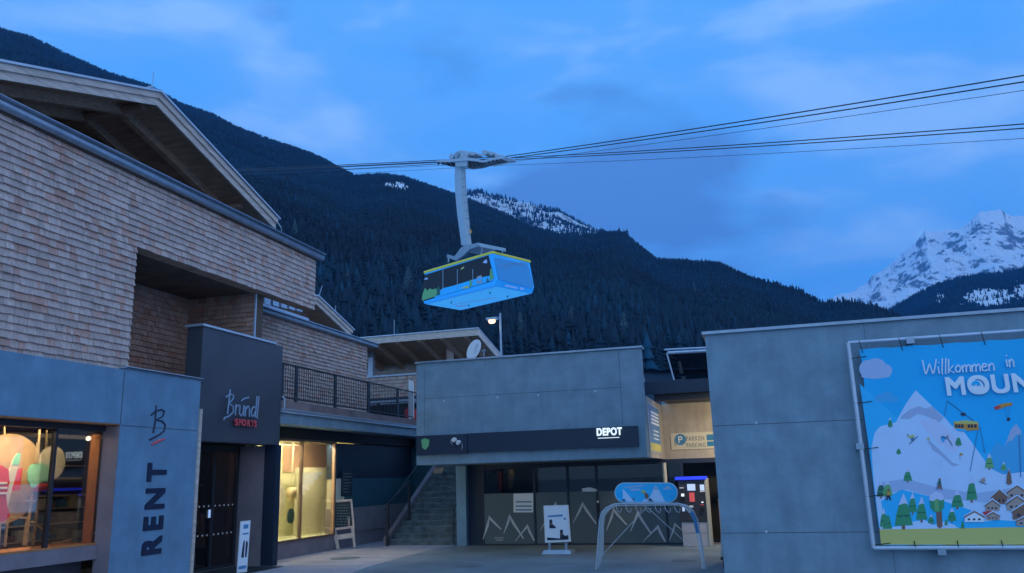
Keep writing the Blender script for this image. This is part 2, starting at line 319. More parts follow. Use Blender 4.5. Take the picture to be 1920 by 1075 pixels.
class Slope:
    """a mountain side: ridge line seen at pixels rp, ridge distance dr, foot distance d0"""
    def __init__(s, rp, dr, d0, z0=0, amp=40, nsc=300, seed=1, gp=1.0, rough=0.5, jag=0):
        xs = np.array([p[0] for p in rp], float); ys = np.array([p[1] for p in rp], float)
        s.x0, s.x1 = xs[0], xs[-1]; s.xs, s.ys = xs, ys
        s.dr = dr if callable(dr) else (lambda x: dr + 0 * x); s.d0 = d0 if callable(d0) else (lambda x: d0 + 0 * x)
        s.z0, s.amp, s.nsc, s.seed, s.gp, s.jag = z0, amp, nsc, seed, gp, jag; s.rough = rough
    def pts(s, px, t):
        y = np.interp(px, s.xs, s.ys)
        D = [VF[i] * FPX + VR[i] * (px - CX) + VU[i] * (CY - y) for i in range(3)]
        hyp = np.hypot(D[0], D[1]); ux, uy = D[0] / hyp, D[1] / hyp; te = D[2] / hyp
        dr = s.dr(px); zr = EYE.z + te * dr
        if s.jag: zr = zr + s.jag * dr / FPX * (fbm(px / 14.0, px * 0 + s.seed, s.seed + 9, 5) - 0.5) * 2 * np.clip(t, 0, 1) ** 10
        d0 = s.d0(px)
        tt = np.minimum(t, 1); d = d0 + (dr - d0) * t; X = ux * d; Y = uy * d
        z = s.z0 + (zr - s.z0) * np.power(tt, s.gp)
        z = np.where(t > 1, zr - (t - 1) * (dr - d0) * 0.9, z)
        env = np.clip(np.minimum(tt, (1 - tt) * 3.0), 0, 1)
        z = z + s.amp * env * 2 * (fbm(X / s.nsc, Y / s.nsc, s.seed, 6, True) - 0.6)
        if s.rough > 1: z = z + s.rough * env ** .5 * (fbm(X / 330 + .3 * Y / 330, Y / 700, s.seed + 40, 6, True) - 0.6) * (0.4 + fbm(X / 900, Y / 900, 3, 2))
        return X, Y, z
    def mesh(s, name, m, nx, nt, tmax=1.25):
        px = np.linspace(s.x0, s.x1, nx); t = np.linspace(0, tmax, nt); P, T = np.meshgrid(px, t, indexing='ij')
        X, Y, Z = s.pts(P, T); v = np.stack([X, Y, Z], -1).reshape(-1, 3)
        i = np.arange(nx - 1)[:, None] * nt + np.arange(nt - 1)[None, :]; f = np.stack([i, i + nt, i + nt + 1, i + 1], -1).reshape(-1, 4)
        me = bpy.data.meshes.new(name); me.vertices.add(len(v)); me.vertices.foreach_set('co', v.ravel().astype(np.float32))
        me.loops.add(f.size); me.loops.foreach_set('vertex_index', f.ravel().astype(np.int32)); me.polygons.add(len(f))
        me.polygons.foreach_set('loop_start', np.arange(0, f.size, 4, dtype=np.int32)); me.polygons.foreach_set('loop_total', np.full(len(f), 4, np.int32))
        me.update(calc_edges=True); me.polygons.foreach_set('use_smooth', [True] * len(f)); me.materials.append(m)
        o = bpy.data.objects.new(name, me); C.objects.link(o); return struct(o)
def project(X, Y, Z):
    q = np.stack([X, Y, Z - EYE.z], -1); zf = q @ np.array(VF); return CX + FPX * (q @ np.array(VR)) / zf, CY - FPX * (q @ np.array(VU)) / zf
def conifers(name, pos, hgt, m, label, tiers=3, sides=5, seed=0):
    """many small firs in one mesh (uncountable far forest)"""
    n = len(pos); rg = np.random.default_rng(seed); T = []; F = []
    for k in range(tiers):
        zb = 0.08 + 0.75 * k / tiers; zt = min(zb + 1.25 / tiers, 1.0) if k < tiers - 1 else 1.0; rb = 0.19 * (1 - 0.75 * k / tiers)
        i = len(T)
        for q in range(sides * 2):
            a = math.pi * q / sides + k * 0.5; rr = rb * (1.0 if q % 2 == 0 else 0.6); T.append((rr * math.cos(a), rr * math.sin(a), zb + (0.0 if q % 2 == 0 else 0.04)))
        T.append((0, 0, zt))
        for q in range(sides * 2): F.append((i + q, i + (q + 1) % (sides * 2), i + sides * 2))
    T = np.array(T); F = np.array(F); nv = len(T)
    ang = rg.uniform(0, 6.28, n); c, s = np.cos(ang), np.sin(ang); wf = rg.uniform(0.8, 1.35, n)
    jit = rg.uniform(0.75, 1.25, (n, nv)); x = T[:, 0] * jit * (hgt * wf)[:, None]; y = T[:, 1] * jit * (hgt * wf)[:, None]
    V = np.empty((n, nv, 3), np.float32); V[..., 0] = pos[:, 0:1] + x * c[:, None] - y * s[:, None]; V[..., 1] = pos[:, 1:2] + x * s[:, None] + y * c[:, None]; V[..., 2] = pos[:, 2:3] + T[:, 2] * hgt[:, None] - 0.5
    Fa = (F[None] + (np.arange(n) * nv)[:, None, None]).reshape(-1, 3).astype(np.int32); me = bpy.data.meshes.new(name)
    me.vertices.add(n * nv); me.vertices.foreach_set('co', V.ravel()); me.loops.add(Fa.size); me.loops.foreach_set('vertex_index', Fa.ravel()); me.polygons.add(len(Fa))
    me.polygons.foreach_set('loop_start', np.arange(0, Fa.size, 3, dtype=np.int32)); me.polygons.foreach_set('loop_total', np.full(len(Fa), 3, np.int32)); me.update(calc_edges=True)
    tone = np.repeat(rg.uniform(0.7, 1.25, n) * np.clip(0.35 + 1.5 * (fbm(pos[:, 0] / 110, pos[:, 1] / 110, 77, 4) - 0.12), .35, 1.7) * np.where(rg.random(n) < 0.05, 2.0, 1.0), len(F)); col = np.stack([tone * 1.0, tone, tone * 0.9, np.ones_like(tone)], -1).astype(np.float32)
    at = me.attributes.new('tone', 'FLOAT_COLOR', 'FACE'); at.data.foreach_set('color', col.ravel())
    me.materials.append(m); o = bpy.data.objects.new(name, me); C.objects.link(o); o['label'] = label; o['category'] = 'forest'; o['kind'] = 'stuff'; return o

# ------------------------------------------------------------------ setting: ground, mountains, forest
mb = MB(); mb.quad([(-9000, -600, -0.35), (9000, -600, -0.35), (9000, 12000, -0.35), (-9000, 12000, -0.35)]); struct(mb.build('ground', 'bounce_ground'))  # unseen valley ground, made pale to bounce light onto the cabin floor
mb = MB(); mb.box(-45, 45, -40, 34, -0.34, 0.0); struct(mb.build('asphalt_square', 'asphalt'))
pv = [az(*q, 0.004) for q in ((860, 1021.5), (835, 1026), (800, 1033), (745, 1047), (690, 1063), (650, 1078), (610, 1095), (560, 1130), (500, 1190))]
pv = [(p.x, p.y) for p in pv]; poly = [(-12.35, 26), (-8.6, 26), (-8.6, 23.0)] + pv + [(-9.5, 8), (-12.35, 8)]
mb = MB(); mb.prism([(x, y, 0.004) for x, y in poly], (0, 0, -0.02)); struct(mb.build('pavement', 'paving'))
m = MB()
for k in range(7): m.box(-12.3, -9.2 + .22 * k, 16.6 + k * .95, 16.612 + k * .95, .0042, .0065)
struct(m.build('paving_joints', 'joint'))
for n_, (x_, y_, r_) in enumerate(((-6.4, 17.6, .33), (-1.9, 18.9, .25))):
    m = MB(); m.disc((x_, y_, .001), (0, 0, 1), r_, .006, 24, up=(0, 1, 0)); tag(m.build('manhole_cover', 'stone_step'), ('large round manhole cover in the asphalt before the poster stand', 'small round cover in the asphalt behind the hook rack')[n_], 'manhole')
mat('fir', (0.001, 0.023, 0.046), 0.95, tone=True)
mforest = mat('forest_floor', (0.001, 0.014, 0.028), 0.95, noise=0.5, nscale=0.02)

def snowy(name, rock, snow, thr, sc, streak):
    m = bpy.data.materials.new(name); m.use_nodes = True; nt = m.node_tree; b = nt.nodes['Principled BSDF']; n = nt.nodes.new; l = nt.links.new; b.inputs['Roughness'].default_value = 0.9
    geo = n('ShaderNodeNewGeometry'); mp = n('ShaderNodeMapping'); mp.inputs['Scale'].default_value = streak; l(geo.outputs['Position'], mp.inputs[0])
    t = n('ShaderNodeTexNoise'); t.inputs['Scale'].default_value = sc; t.inputs['Detail'].default_value = 10; t.inputs['Roughness'].default_value = 0.68; t.inputs['Distortion'].default_value = 0.6; l(mp.outputs[0], t.inputs[0])
    t2 = n('ShaderNodeTexNoise'); t2.inputs['Scale'].default_value = sc * 0.22; t2.inputs['Detail'].default_value = 4; l(geo.outputs['Position'], t2.inputs[0])
    sp = n('ShaderNodeSeparateXYZ'); l(geo.outputs['Normal'], sp.inputs[0])
    a = n('ShaderNodeMath'); a.operation = 'MULTIPLY_ADD'; l(sp.outputs['Z'], a.inputs[0]); a.inputs[1].default_value = 0.75; l(t.outputs['Fac'], a.inputs[2])
    a2 = n('ShaderNodeMath'); a2.operation = 'MULTIPLY_ADD'; l(t2.outputs['Fac'], a2.inputs[0]); a2.inputs[1].default_value = 0.55; l(a.outputs[0], a2.inputs[2])
    r = n('ShaderNodeValToRGB'); r.color_ramp.elements[0].position = thr; r.color_ramp.elements[1].position = thr + 0.055; r.color_ramp.elements[0].color = (*rock, 1); r.color_ramp.elements[1].color = (*snow, 1)
    mr = n('ShaderNodeMapRange'); mr.inputs['From Max'].default_value = 2.0; l(a2.outputs[0], mr.inputs['Value']); l(mr.outputs[0], r.inputs[0]); l(r.outputs[0], b.inputs['Base Color']); MATS[name] = m; return m
m_snow = snowy('snow_rock', (0.15, 0.19, 0.24), (0.80, 0.80, 0.84), 0.588, 0.012, (1, 1, 0.45))
m_snow2 = snowy('snow_wood', (0.02, 0.03, 0.03), (0.62, 0.64, 0.66), 0.60, 0.02, (1, 1, 0.3))

RP1 = [(x_, y_ + 6 + (4 if x_ > 1500 else 0)) for x_, y_ in [(-260, -60), (-120, 5), (0, 52), (60, 68), (120, 98), (200, 133), (280, 158), (340, 193), (400, 213), (440, 235), (500, 258), (560, 278), (600, 293), (640, 315), (665, 328), (690, 326), (715, 324), (760, 330), (800, 344), (850, 362), (900, 380), (950, 400), (1000, 425), (1050, 437), (1110, 440), (1150, 433), (1170, 436), (1200, 460), (1230, 484), (1290, 490), (1350, 494), (1400, 518), (1450, 536), (1490, 550), (1540, 572), (1560, 572), (1590, 566), (1640, 578), (1670, 592), (1710, 612), (1800, 640), (2050, 700)]]
S1 = Slope(RP1, lambda x: np.interp(x, [-260, 640, 1200, 2050], [2500, 2300, 2000, 1700]), lambda x: 260 + 0 * x, amp=45, nsc=420, seed=3)
S1.mesh('forested_mountain', mforest, 420, 120)
RP2 = [(840, 372), (880, 358), (900, 359), (930, 369), (960, 375), (985, 379), (1010, 388), (1050, 397), (1080, 417), (1100, 430), (1130, 446), (1180, 470)]
S2 = Slope(RP2, 4200, 3000, z0=900, amp=60, nsc=260, seed=8, jag=3); S2.mesh('snowy_ridge', m_snow2, 200, 60)
RP3 = [(1480, 600), (1530, 572), (1560, 562), (1600, 545), (1625, 528), (1650, 508), (1680, 488), (1700, 470), (1722, 452), (1735, 436), (1760, 434), (1780, 431), (1805, 425), (1822, 408), (1836, 398), (1860, 393), (1880, 396), (1895, 404), (1920, 402), (1960, 410), (2030, 395), (2150, 420)]
S3 = Slope(RP3, 7500, 4600, z0=350, amp=330, nsc=1100, seed=21, jag=5.5, gp=0.95, rough=150); S3.mesh('snow_mountain', m_snow, 800, 420)
RP4 = [(1560, 640), (1640, 595), (1680, 578), (1715, 556), (1745, 541), (1790, 526), (1830, 519), (1870, 515), (1920, 507), (1980, 500), (2100, 490)]
S4 = Slope(RP4, 4000, 2400, z0=150, amp=70, nsc=500, seed=31); S4.mesh('wooded_hill', m_snow2 if False else mforest, 200, 80)

def scatter(S, n, seed, clear=(), tlo=0.03, thi=1.02, near=0.0, xr=None):
    rg = np.random.default_rng(seed); px = rg.uniform(*(xr or (S.x0, S.x1)), n * 4); t = rg.uniform(tlo, thi, n * 4)
    X, Y, Z = S.pts(px, t); d = np.hypot(X, Y); keep = rg.random(len(px)) < (d / d.max()) ** (1 - near)
    u, v = project(X, Y, Z)
    for (cx, cy, rx, ry, dens) in clear:
        e = ((u - cx) / rx) ** 2 + ((v - cy) / ry) ** 2 + (fbm(X / 60, Y / 60, 5) - 0.5) * 1.6; keep &= (e > 1) | (rg.random(len(px)) < dens)
    keep &= (u > -90) & (u < 2010) & (v > -60) & (v < 700)
    i = np.flatnonzero(keep)[:n]; return np.stack([X[i], Y[i], Z[i]], -1), u[i], v[i]
CL1 = [(742, 351, 30, 8, 0.25), (704, 338, 5, 4, 0.2), (783, 367, 7, 4, 0.3), (465, 262, 9, 3, 0.4)]
P1, u1, v1 = scatter(S1, 76000, 1, CL1, near=0.0)
d1 = np.hypot(P1[:, 0], P1[:, 1]); h1 = np.random.default_rng(4).uniform(7, 20, len(P1)) * np.clip(1.0 + (900 - d1) / 1800, 0.8, 1.3)
conifers('conifer_forest', P1, h1, MATS['fir'], 'dense dark conifer forest covering the long mountainside', 3, 5, 2)
P1b, u, v = scatter(S1, 9000, 17, CL1, tlo=0.02, thi=0.30)
conifers('lower_conifer_forest', P1b, np.random.default_rng(6).uniform(13, 22, len(P1b)), MATS['fir'], 'dark fir wood at the foot of the mountain behind the roofs', 6, 7, 5)
P4, u, v = scatter(S4, 16000, 9, [(1855, 560, 52, 17, 0.06), (1763, 562, 9, 12, 0.3), (1913, 548, 14, 16, 0.1), (1800, 578, 20, 6, .2)])
conifers('far_hill_forest', P4, np.random.default_rng(8).uniform(14, 24, len(P4)), MATS['fir'], 'blue dark forest on the far hill below the snow mountain', 2, 5, 7)
P2, u, v = scatter(S2, 2600, 12); k = fbm(P2[:, 0] / 90, P2[:, 1] / 90, 3) > 0.43; P2 = P2[k]
conifers('ridge_forest', P2, np.random.default_rng(9).uniform(14, 30, len(P2)), MATS['fir'], 'sparse dark trees on the snowy ridge behind the cabin hanger', 2, 5, 9)
mat('snowfield_mat', (0.75, 0.76, 0.78), 0.9)
def snow_patch(S, cx, cy, rx, ry, name, nn=46, thr=1.0, sd=1, off=1.2):
    # snow lying on the slope: find the slope parameters under each grid pixel
    px = np.linspace(cx - rx * 1.4, cx + rx * 1.4, nn); tt = np.linspace(0.0, 1.0, 800); v = []; ok = []
    ys = np.linspace(cy - ry * 1.5, cy + ry * 1.5, nn // 2)
    grid = np.zeros((nn, len(ys), 3)); g = np.zeros((nn, len(ys)), bool)
    for i, x in enumerate(px):
        X, Y, Z = S.pts(np.full(800, x), tt); u, vv = project(X, Y, Z); o = np.argsort(-vv)
        for j, y in enumerate(ys):
            k = int(np.argmin(np.abs(vv - y))); grid[i, j] = (X[k], Y[k], Z[k] + off)
            e = ((u[k] - cx) / rx) ** 2 + ((y - cy) / ry) ** 2 + (float(fbm(np.array([x / 6.0]), np.array([y / 4.0]), sd)[0]) - 0.5) * 2.6; g[i, j] = e < thr and abs(vv[k] - y) < 2
    mb = MB()
    for i in range(nn - 1):
        for j in range(len(ys) - 1):
            if g[i, j] and g[i + 1, j] and g[i, j + 1] and g[i + 1, j + 1]: mb.quad([grid[i, j], grid[i + 1, j], grid[i + 1, j + 1], grid[i, j + 1]])
    if mb.f: struct(mb.build(name, 'snowfield_mat'))
snow_patch(S1, 745, 351, 28, 9, 'snow_clearing'); snow_patch(S1, 704, 338, 5, 4, 'snow_clearing', 14, 1.3); snow_patch(S1, 783, 367, 7, 4, 'snow_clearing', 14, 1.3)
snow_patch(S4, 1852, 560, 54, 17, 'snow_slope', 90, 1.0, 3, 3); snow_patch(S4, 1763, 562, 9, 13, 'snow_slope', 20, 1.0, 4, 3); snow_patch(S4, 1914, 546, 14, 17, 'snow_slope', 30, 1.0, 6, 3)

# pale bare larches standing out of the dark forest
def larch(px, py, h, lab, seed):
    X, Y, Z = S1.pts(np.full(900, float(px)), np.linspace(0.02, 1, 900)); u, v = project(X, Y, Z); k = int(np.argmin(np.abs(v - py))); x, y, z = float(X[k]), float(Y[k]), float(Z[k])
    t = thing('larch_tree', lab, 'tree', (x, y, z), 'pale leafless larches in the dark forest'); rnd = random.Random(seed)
    m1 = MB(); m1.tube([(x, y, z - 1), (x + .2, y, z + h * .5), (x, y, z + h)], [h * .012, h * .009, h * .003], 6)
    m1.build('trunk', 'bark', t); m2 = MB()
    for k in range(420):
        f = rnd.random() ** 0.8; zz = z + h * (0.15 + 0.85 * f); R = h * 0.17 * (1 - f) ** 0.7 * rnd.uniform(0.2, 1) + 0.1; a = rnd.uniform(0, 6.28); c = Vector((x + R * math.cos(a), y + R * math.sin(a), zz + R * .4)); s = h * .022
        d = Vector((rnd.gauss(0, 1), rnd.gauss(0, 1), rnd.gauss(0, .7))).normalized() * s * 1.6; e = Vector((rnd.gauss(0, 1), rnd.gauss(0, 1), rnd.gauss(0, 1))).normalized() * s * .5
        m2.quad([c - d, c + e, c + d], 0)
    m2.build('crown', 'bare_crown', t)
for a in ((1065, 640, 22, 'pale bare larch standing right of the cable car', 1), (970, 668, 24, 'pale bare larch seen above the depot beside the street lamp', 2), (1160, 668, 24, 'pale bare larch above the right part of the depot roof', 3), (1128, 660, 17, 'small pale larch above the middle of the depot roof', 4),
          (558, 470, 26, 'pale larch high in the forest right of the long gutter end', 5), (765, 590, 30, 'tall pale larch just left of the cable car cabin', 6), (1298, 560, 22, 'pale larch in the forest high above the glass skylight', 7), (655, 560, 20, 'pale larch above the far brown chalet gable', 8)): larch(*a)

exec_parts = True
# ------------------------------------------------------------------ the shingled sports shop
XS = -11.40     # shingle face
shop = thing('shop_building', 'shingled chalet shop with concrete base, gable roof and black entrance block', 'building', (-13, 12, 0))
ZG = 7.92; YE = 19.29
m = MB(); m.box(-20, -11.25, 3, 12.37, 3.02, 4.02); m.box(-11.58, -11.25, 12.372, 14.56, 0, 4.05); 
m.box(-20, -19.8, 3, 18, 0, 4.0); m.build('concrete_wall', 'concrete_light', shop)
m = MB(); m.box(-12.6, -11.52, 3, 12.362, 0.66, 0.90); m.build('window_sill', 'mauve', shop); m = MB(); m.box(-12.6, -11.85, 3, 12.37, 0, 0.66); m.build('plinth', 'black_panel', shop)
# interior
m = MB(); m.box(-14.2, -11.61, 3, 14.6, 3.0, 3.018); m.box(-14.2, -11.61, 3, 14.6, 0.75, 0.89); m.box(-14.2, -14.1, 3, 14.6, .89, 3.0); m.box(-14.2, -12.0, 2.9, 3.0, .66, 3.0); m.box(-14.2, -11.62, 14.50, 14.555, 0.9, 3.0); m.build('shop_room', 'shop_brown', shop)
m = MB(); m.box(-11.245, -11.21, 12.374, 14.60, 4.05, 4.09); m.box(-12.0, -11.21, 12.35, 14.60, 4.052, 4.075); m.build('flashing', 'metal_light', shop)
m = MB(); m.box(-11.262, -11.248, 12.40, 12.41, .1, 3.9); 
m = MB(); m.box(-11.25, -11.246, 12.39, 14.54, 2.99, 3.005); m.box(-11.25, -11.246, 12.36, 12.38, 3.02, 4.0); m.build('formwork_joint', 'joint', shop)
m = MB(); m.box(-12.0, -11.22, 14.562, 14.64, 0.0, 3.45); m.build('corner_post', 'wood_pale', shop)
# window
win = MB(); win.box(-11.70, -11.56, 3, 12.37, 2.90, 3.0); win.box(-11.66, -11.58, 11.28, 11.325, 0.92, 2.9); win.box(-11.66, -11.58, 9.4, 9.445, 0.92, 2.9); win.build('window_frame', 'metal_dark', shop)
m = MB(); m.box(-11.62, -11.615, 3, 12.37, .92, 2.9); gp = m.build('window_pane', 'glass_clear', shop)
m = MB(); m.box(-11.84, -11.63, 12.33, 12.37, .92, 2.85); m.box(-12.3, -11.55, 3, 12.369, .902, .935); m.build('window_frame', 'wood_orange_lit', shop)
m = MB(); m.box(-11.56, -11.258, 3, 12.37, 3.004, 3.018); m.build('lintel_lit_strip', 'wood_orange_lit', shop)  # lintel underside, warm window light painted as an orange strip
m = MB(); m.box(-11.60, -11.256, 12.364, 12.3715, .0, 3.0); m.build('window_reveal', 'mauve', shop)
# lettering on the concrete
rt = text('lettering', 'RENT', ax(300, 1040, -11.243), (0, 0, 1), (0, -1, 0), 0.70, 'letter_dark', shop, 0.01, 0.028, 0, .78, 1.42)
def P(y, x): return ax(x, y, -11.24)
Bst = [[(790 - 30, 296), (845, 291)], ]
m = MB(); q = lambda *pts: [ax(x, y, -11.242) for x, y in pts]
m.tube(q((293, 760), (291, 790), (287, 812)), [0.012, 0.02, 0.018], 6); m.tube(q((283, 779), (292, 771), (303, 768), (308, 772), (305, 781), (293, 787), (304, 790), (310, 797), (308, 808), (298, 816), (280, 825)), 0.018, 6)
m.build('emblem', 'letter_dark', shop); m = MB(); m.tube(q((284, 834), (296, 828), (309, 823)), [.015, .028, .015], 6); m.build('emblem_stroke', 'letter_red', shop)
# shingle cladding (front wall with the recess opening)
m = MB(); op = lambda a0, a1, b: (a0, a1) if b + 4.0 > 6.5 else (a0, min(a1, 9.575))
shingles(m, (XS, 3, 4.0), (0, 1, 0), YE - 3, ZG - 4.0, (1, 0, 0), skip=op, seed=3); m.build('shingle_cladding', 'shingle', shop)
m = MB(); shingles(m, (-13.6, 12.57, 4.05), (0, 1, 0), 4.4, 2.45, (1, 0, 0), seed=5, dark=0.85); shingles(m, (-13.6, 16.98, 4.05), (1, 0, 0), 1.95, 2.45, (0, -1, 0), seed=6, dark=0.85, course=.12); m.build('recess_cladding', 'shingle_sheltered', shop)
m = MB(); m.box(-20, XS - 0.002, 3, 12.57, 4.022, ZG); m.box(-20, -13.602, 12.572, 17.3, 4.022, ZG - .01); m.box(-13.6, -11.66, 16.982, 17.3, 4.022, 6.498); m.build('timber_core', 'shingle_back', shop)
m = MB(); m.box(-13.6, XS - .01, 12.575, 17.0, 6.5, ZG - .02); m.box(-11.72, XS - .01, 17.0, YE, 6.5, ZG - .02); m.build('beam_core', 'wood_dark', shop)
m = MB(); m.box(-11.72, XS + .005, 12.58, YE, 6.478, 6.496); m.build('beam_soffit', 'wood', shop)
m = MB(); m.box(-11.665, -11.62, 16.93, 16.975, 4.3, 6.47); m.build('corner_flashing', 'metal_light', shop)
m = MB(); m.box(-13.6, -11.8, 12.4, 17, 4.03, 4.045); m.build('recess_floor', 'concrete', shop)
# gutter
m = MB(); m.tube([(-11.28, 3, ZG + .05), (-11.28, 19.45, ZG + .05)], 0.085, 12); m.box(-11.60, -11.14, 3, 19.46, ZG + .13, ZG + .15); m.build('gutter', 'metal_zinc', shop, True)
m = MB(); m.box(-11.40, -11.33, 3, 19.3, ZG - .05, ZG + .12); m.box(-20, -11.45, 3, 17.2, ZG, ZG + .1); m.build('fascia_board', 'wood_dark', shop)
# gable roof
XB = -11.8; yr, zr = 13.34, 10.25; sl_l = (10.25 - 9.02) / (13.34 - 9.55); sl_r = (10.25 - 8.79) / (18.03 - 13.34)
def gable(parent, XB, yr, zr, yl, sl, yR, sr, depth, th=0.34, over=0.06, soff='wood'):
    zl = zr - (yr - yl) * sl; zR = zr - (yR - yr) * sr
    m = MB(); m.prism([(XB - .06, yl, zl - .05), (XB - .06, yr, zr - .05), (XB - .06, yR, zR - .05), (XB - .06, yR, zR - .16), (XB - .06, yr, zr - .16), (XB - .06, yl, zl - .16)], (-depth, 0, 0)); rf = m.build('roof', soff, parent)
    m = MB(); m.prism([(XB + .05, yl, zl), (XB + .05, yr, zr), (XB + .05, yR + .05, zR - .01), (XB + .05, yR + .05, zR - .045), (XB + .05, yr, zr - .045), (XB + .05, yl, zl - .045)], (-depth, 0, 0)); m.build('roof_sheet', 'metal_light', rf)
    m = MB(); m.prism([(XB, yl, zl - .05), (XB, yr, zr - .05), (XB, yR, zR - .05), (XB, yR, zR - .05 - th * .38), (XB, yr, zr - .05 - th * .38), (XB, yl, zl - .05 - th * .38)], (-.04, 0, 0))
    m.prism([(XB - .045, yl, zl - .03 - th * .38), (XB - .045, yr, zr - .03 - th * .38), (XB - .045, yR - .03, zR - .03 - th * .38), (XB - .045, yR - .03, zR - th), (XB - .045, yr, zr - th), (XB - .045, yl, zl - th)], (-.05, 0, 0)); m.build('bargeboard', 'wood_pale', rf)
    return rf
rf = gable(shop, XB, yr, zr, 2.5, sl_l, 18.03, sl_r, 8.5)
for xt in (-12.74, -13.75, -14.8):
    m = MB(); a = .17; m.prism([(xt, 2.5, zr - (yr - 2.5) * sl_l - .16), (xt, yr, zr - .16), (xt, 17.9, zr - (17.9 - yr) * sl_r - .16), (xt, 17.9, zr - (17.9 - yr) * sl_r - .16 - a), (xt, yr, zr - .16 - a * 1.3), (xt, 2.5, zr - (yr - 2.5) * sl_l - .16 - a)], (-.16, 0, 0)); m.build('rafter', 'wood', rf)
m = MB(); m.tube([(-12.2, 17.0, zr - (17 - yr) * sl_r - .25), (-15.3, 17.0, zr - (17 - yr) * sl_r - .25)], .09, 6); m.build('purlin', 'wood', rf); m = MB(); m.tube([(-12.2, yr, zr - .3), (-15.3, yr, zr - .3)], .09, 6); m.build('purlin', 'wood', rf)
m = MB(); zw = lambda y: zr - abs(y - yr) * (sl_l if y < yr else sl_r) - .17
m.prism([(-15.3, 3, ZG + .1), (-15.3, 17.1, ZG + .1), (-15.3, 17.1, zw(17.1)), (-15.3, yr, zw(yr)), (-15.3, 3, zw(3))], (-.2, 0, 0)); m.build('gable_wall', 'wood_dark', shop)
m = MB(); m.tube([(-11.9, 13.2, 10.2), (-11.9, 13.22, 10.66)], .007, 6); m.box(-11.95, -11.85, 13.12, 13.28, 10.23, 10.27); m.build('lightning_rod', 'metal_zinc', shop)
m = MB(); m.tube([(-11.82, 18.0, 8.68), (-11.7, 18.03, 8.5), (-11.75, 18.15, 8.3), (-11.6, 18.3, 8.1)], .012, 6); m.build('downpipe_wire', 'metal_light', shop)
# black entrance block
m = MB(); m.box(-11.75, -11.34, 14.66, 17.76, 2.80, 5.24); m.build('entrance_canopy', 'black_panel', shop, bevel=.006)
m = MB(); m.box(-11.78, -11.30, 14.60, 17.42, 5.243, 5.29); m.build('flashing', 'metal_light', shop)
m = MB(); m.box(-11.60, -11.28, 17.55, 17.76, 0.0, 2.797); m.build('entrance_pier', 'navy_panel', shop); m = MB(); m.box(-12.6, -11.76, 14.66, 14.8, 0, 4.2); m.build('entrance_pier', 'navy_panel', shop)
m = MB(); m.box(-12.6, -11.602, 17.57, 17.76, 0, 2.79); m.build('entrance_panel', 'mauve', shop)
m = MB(); m.box(-12.38, -12.30, 14.8, 17.56, 2.66, 2.8)
for y in (14.85, 15.72, 16.62, 17.52): m.box(-12.38, -12.31, y - .04, y + .04, .07, 2.66)
m.box(-12.38, -12.31, 14.8, 17.56, 0, .07); m.build('door_frame', 'metal_dark', shop)
for y0, y1 in ((14.89, 15.68), (15.76, 16.58), (16.66, 17.48)):
    m = MB(); m.box(-12.35, -12.34, y0, y1, .07, 2.66); dr = m.build('glass_door', 'glass_door', shop)
    m = MB()
    for zz in (.78, 1.42):
        for k in range(5): m.disc((-12.335, y0 + .08 + k * .165, zz), (1, 0, 0), .022, .002, 10)
    m.build('safety_dots', 'white', dr)
m = MB(); m.box(-12.334, -12.330, 16.50, 16.68, 1.16, 1.34); m.build('door_sticker', 'glow_screen', shop)
m = MB(); m.box(-20, -16.2, 14.5, 17.5, .0, .05); m.box(-16.2, -16, 14.0, 18.5, 0, 2.8); m.box(-16, -12.4, 12.95, 14.78, 0, .02); m.box(-16, -12.4, 14.6, 18.4, 2.8, 2.9); m.box(-16, -12.6, 17.78, 17.9, 0, 2.8); m.build('entrance_room', 'dark_room', shop)
t = thing('clothes_rack', 'dim rack of coloured clothes just inside the dark shop doors', 'rack', (-13.4, 16.5, 0)); rnd = random.Random(9)
for k in range(9):
    y = 15.6 + k * .42; m = MB(); z9 = rnd.uniform(.15, .9); m.hexa([(-13.7, y, z9), (-13.3, y + .05, z9), (-13.3, y + .34, z9), (-13.7, y + .3, z9), (-13.6, y + .08, z9 + .8), (-13.4, y + .08, z9 + .8), (-13.4, y + .25, z9 + .8), (-13.6, y + .25, z9 + .8)]); m.build('garment', rnd.choice(['brown_print', 'red', 'green', 'poster_blue', 'tan_print', 'brown_print']), t)
m = MB(); m.tube([(-13.5, 15.4, 1.9), (-13.5, 19.4, 1.9)], .02, 6); m.build('rail', 'metal_zinc', t)
strokes('shop_lettering', 'B', ax(424, 776, -11.22), (0, 1, 0), (0, 0, 1), 0.42, 0.016, 'letter_grey', shop, sx=1.45)
strokes('shop_lettering', 'rundl', ax(440.5, 779, -11.22), (0, 1, 0), (0, 0, 1), 0.49, 0.016, 'letter_grey', shop, sx=1.33, extra=([(.32, .68), (.42, .78), (.75, .9)],))
text('shop_lettering', 'SPORTS', ax(440, 797, -11.27), (0, 1, 0), (0, 0, 1), 0.195, 'letter_red', shop, 0.02, 0.007, 0, 1.12, 1.12)
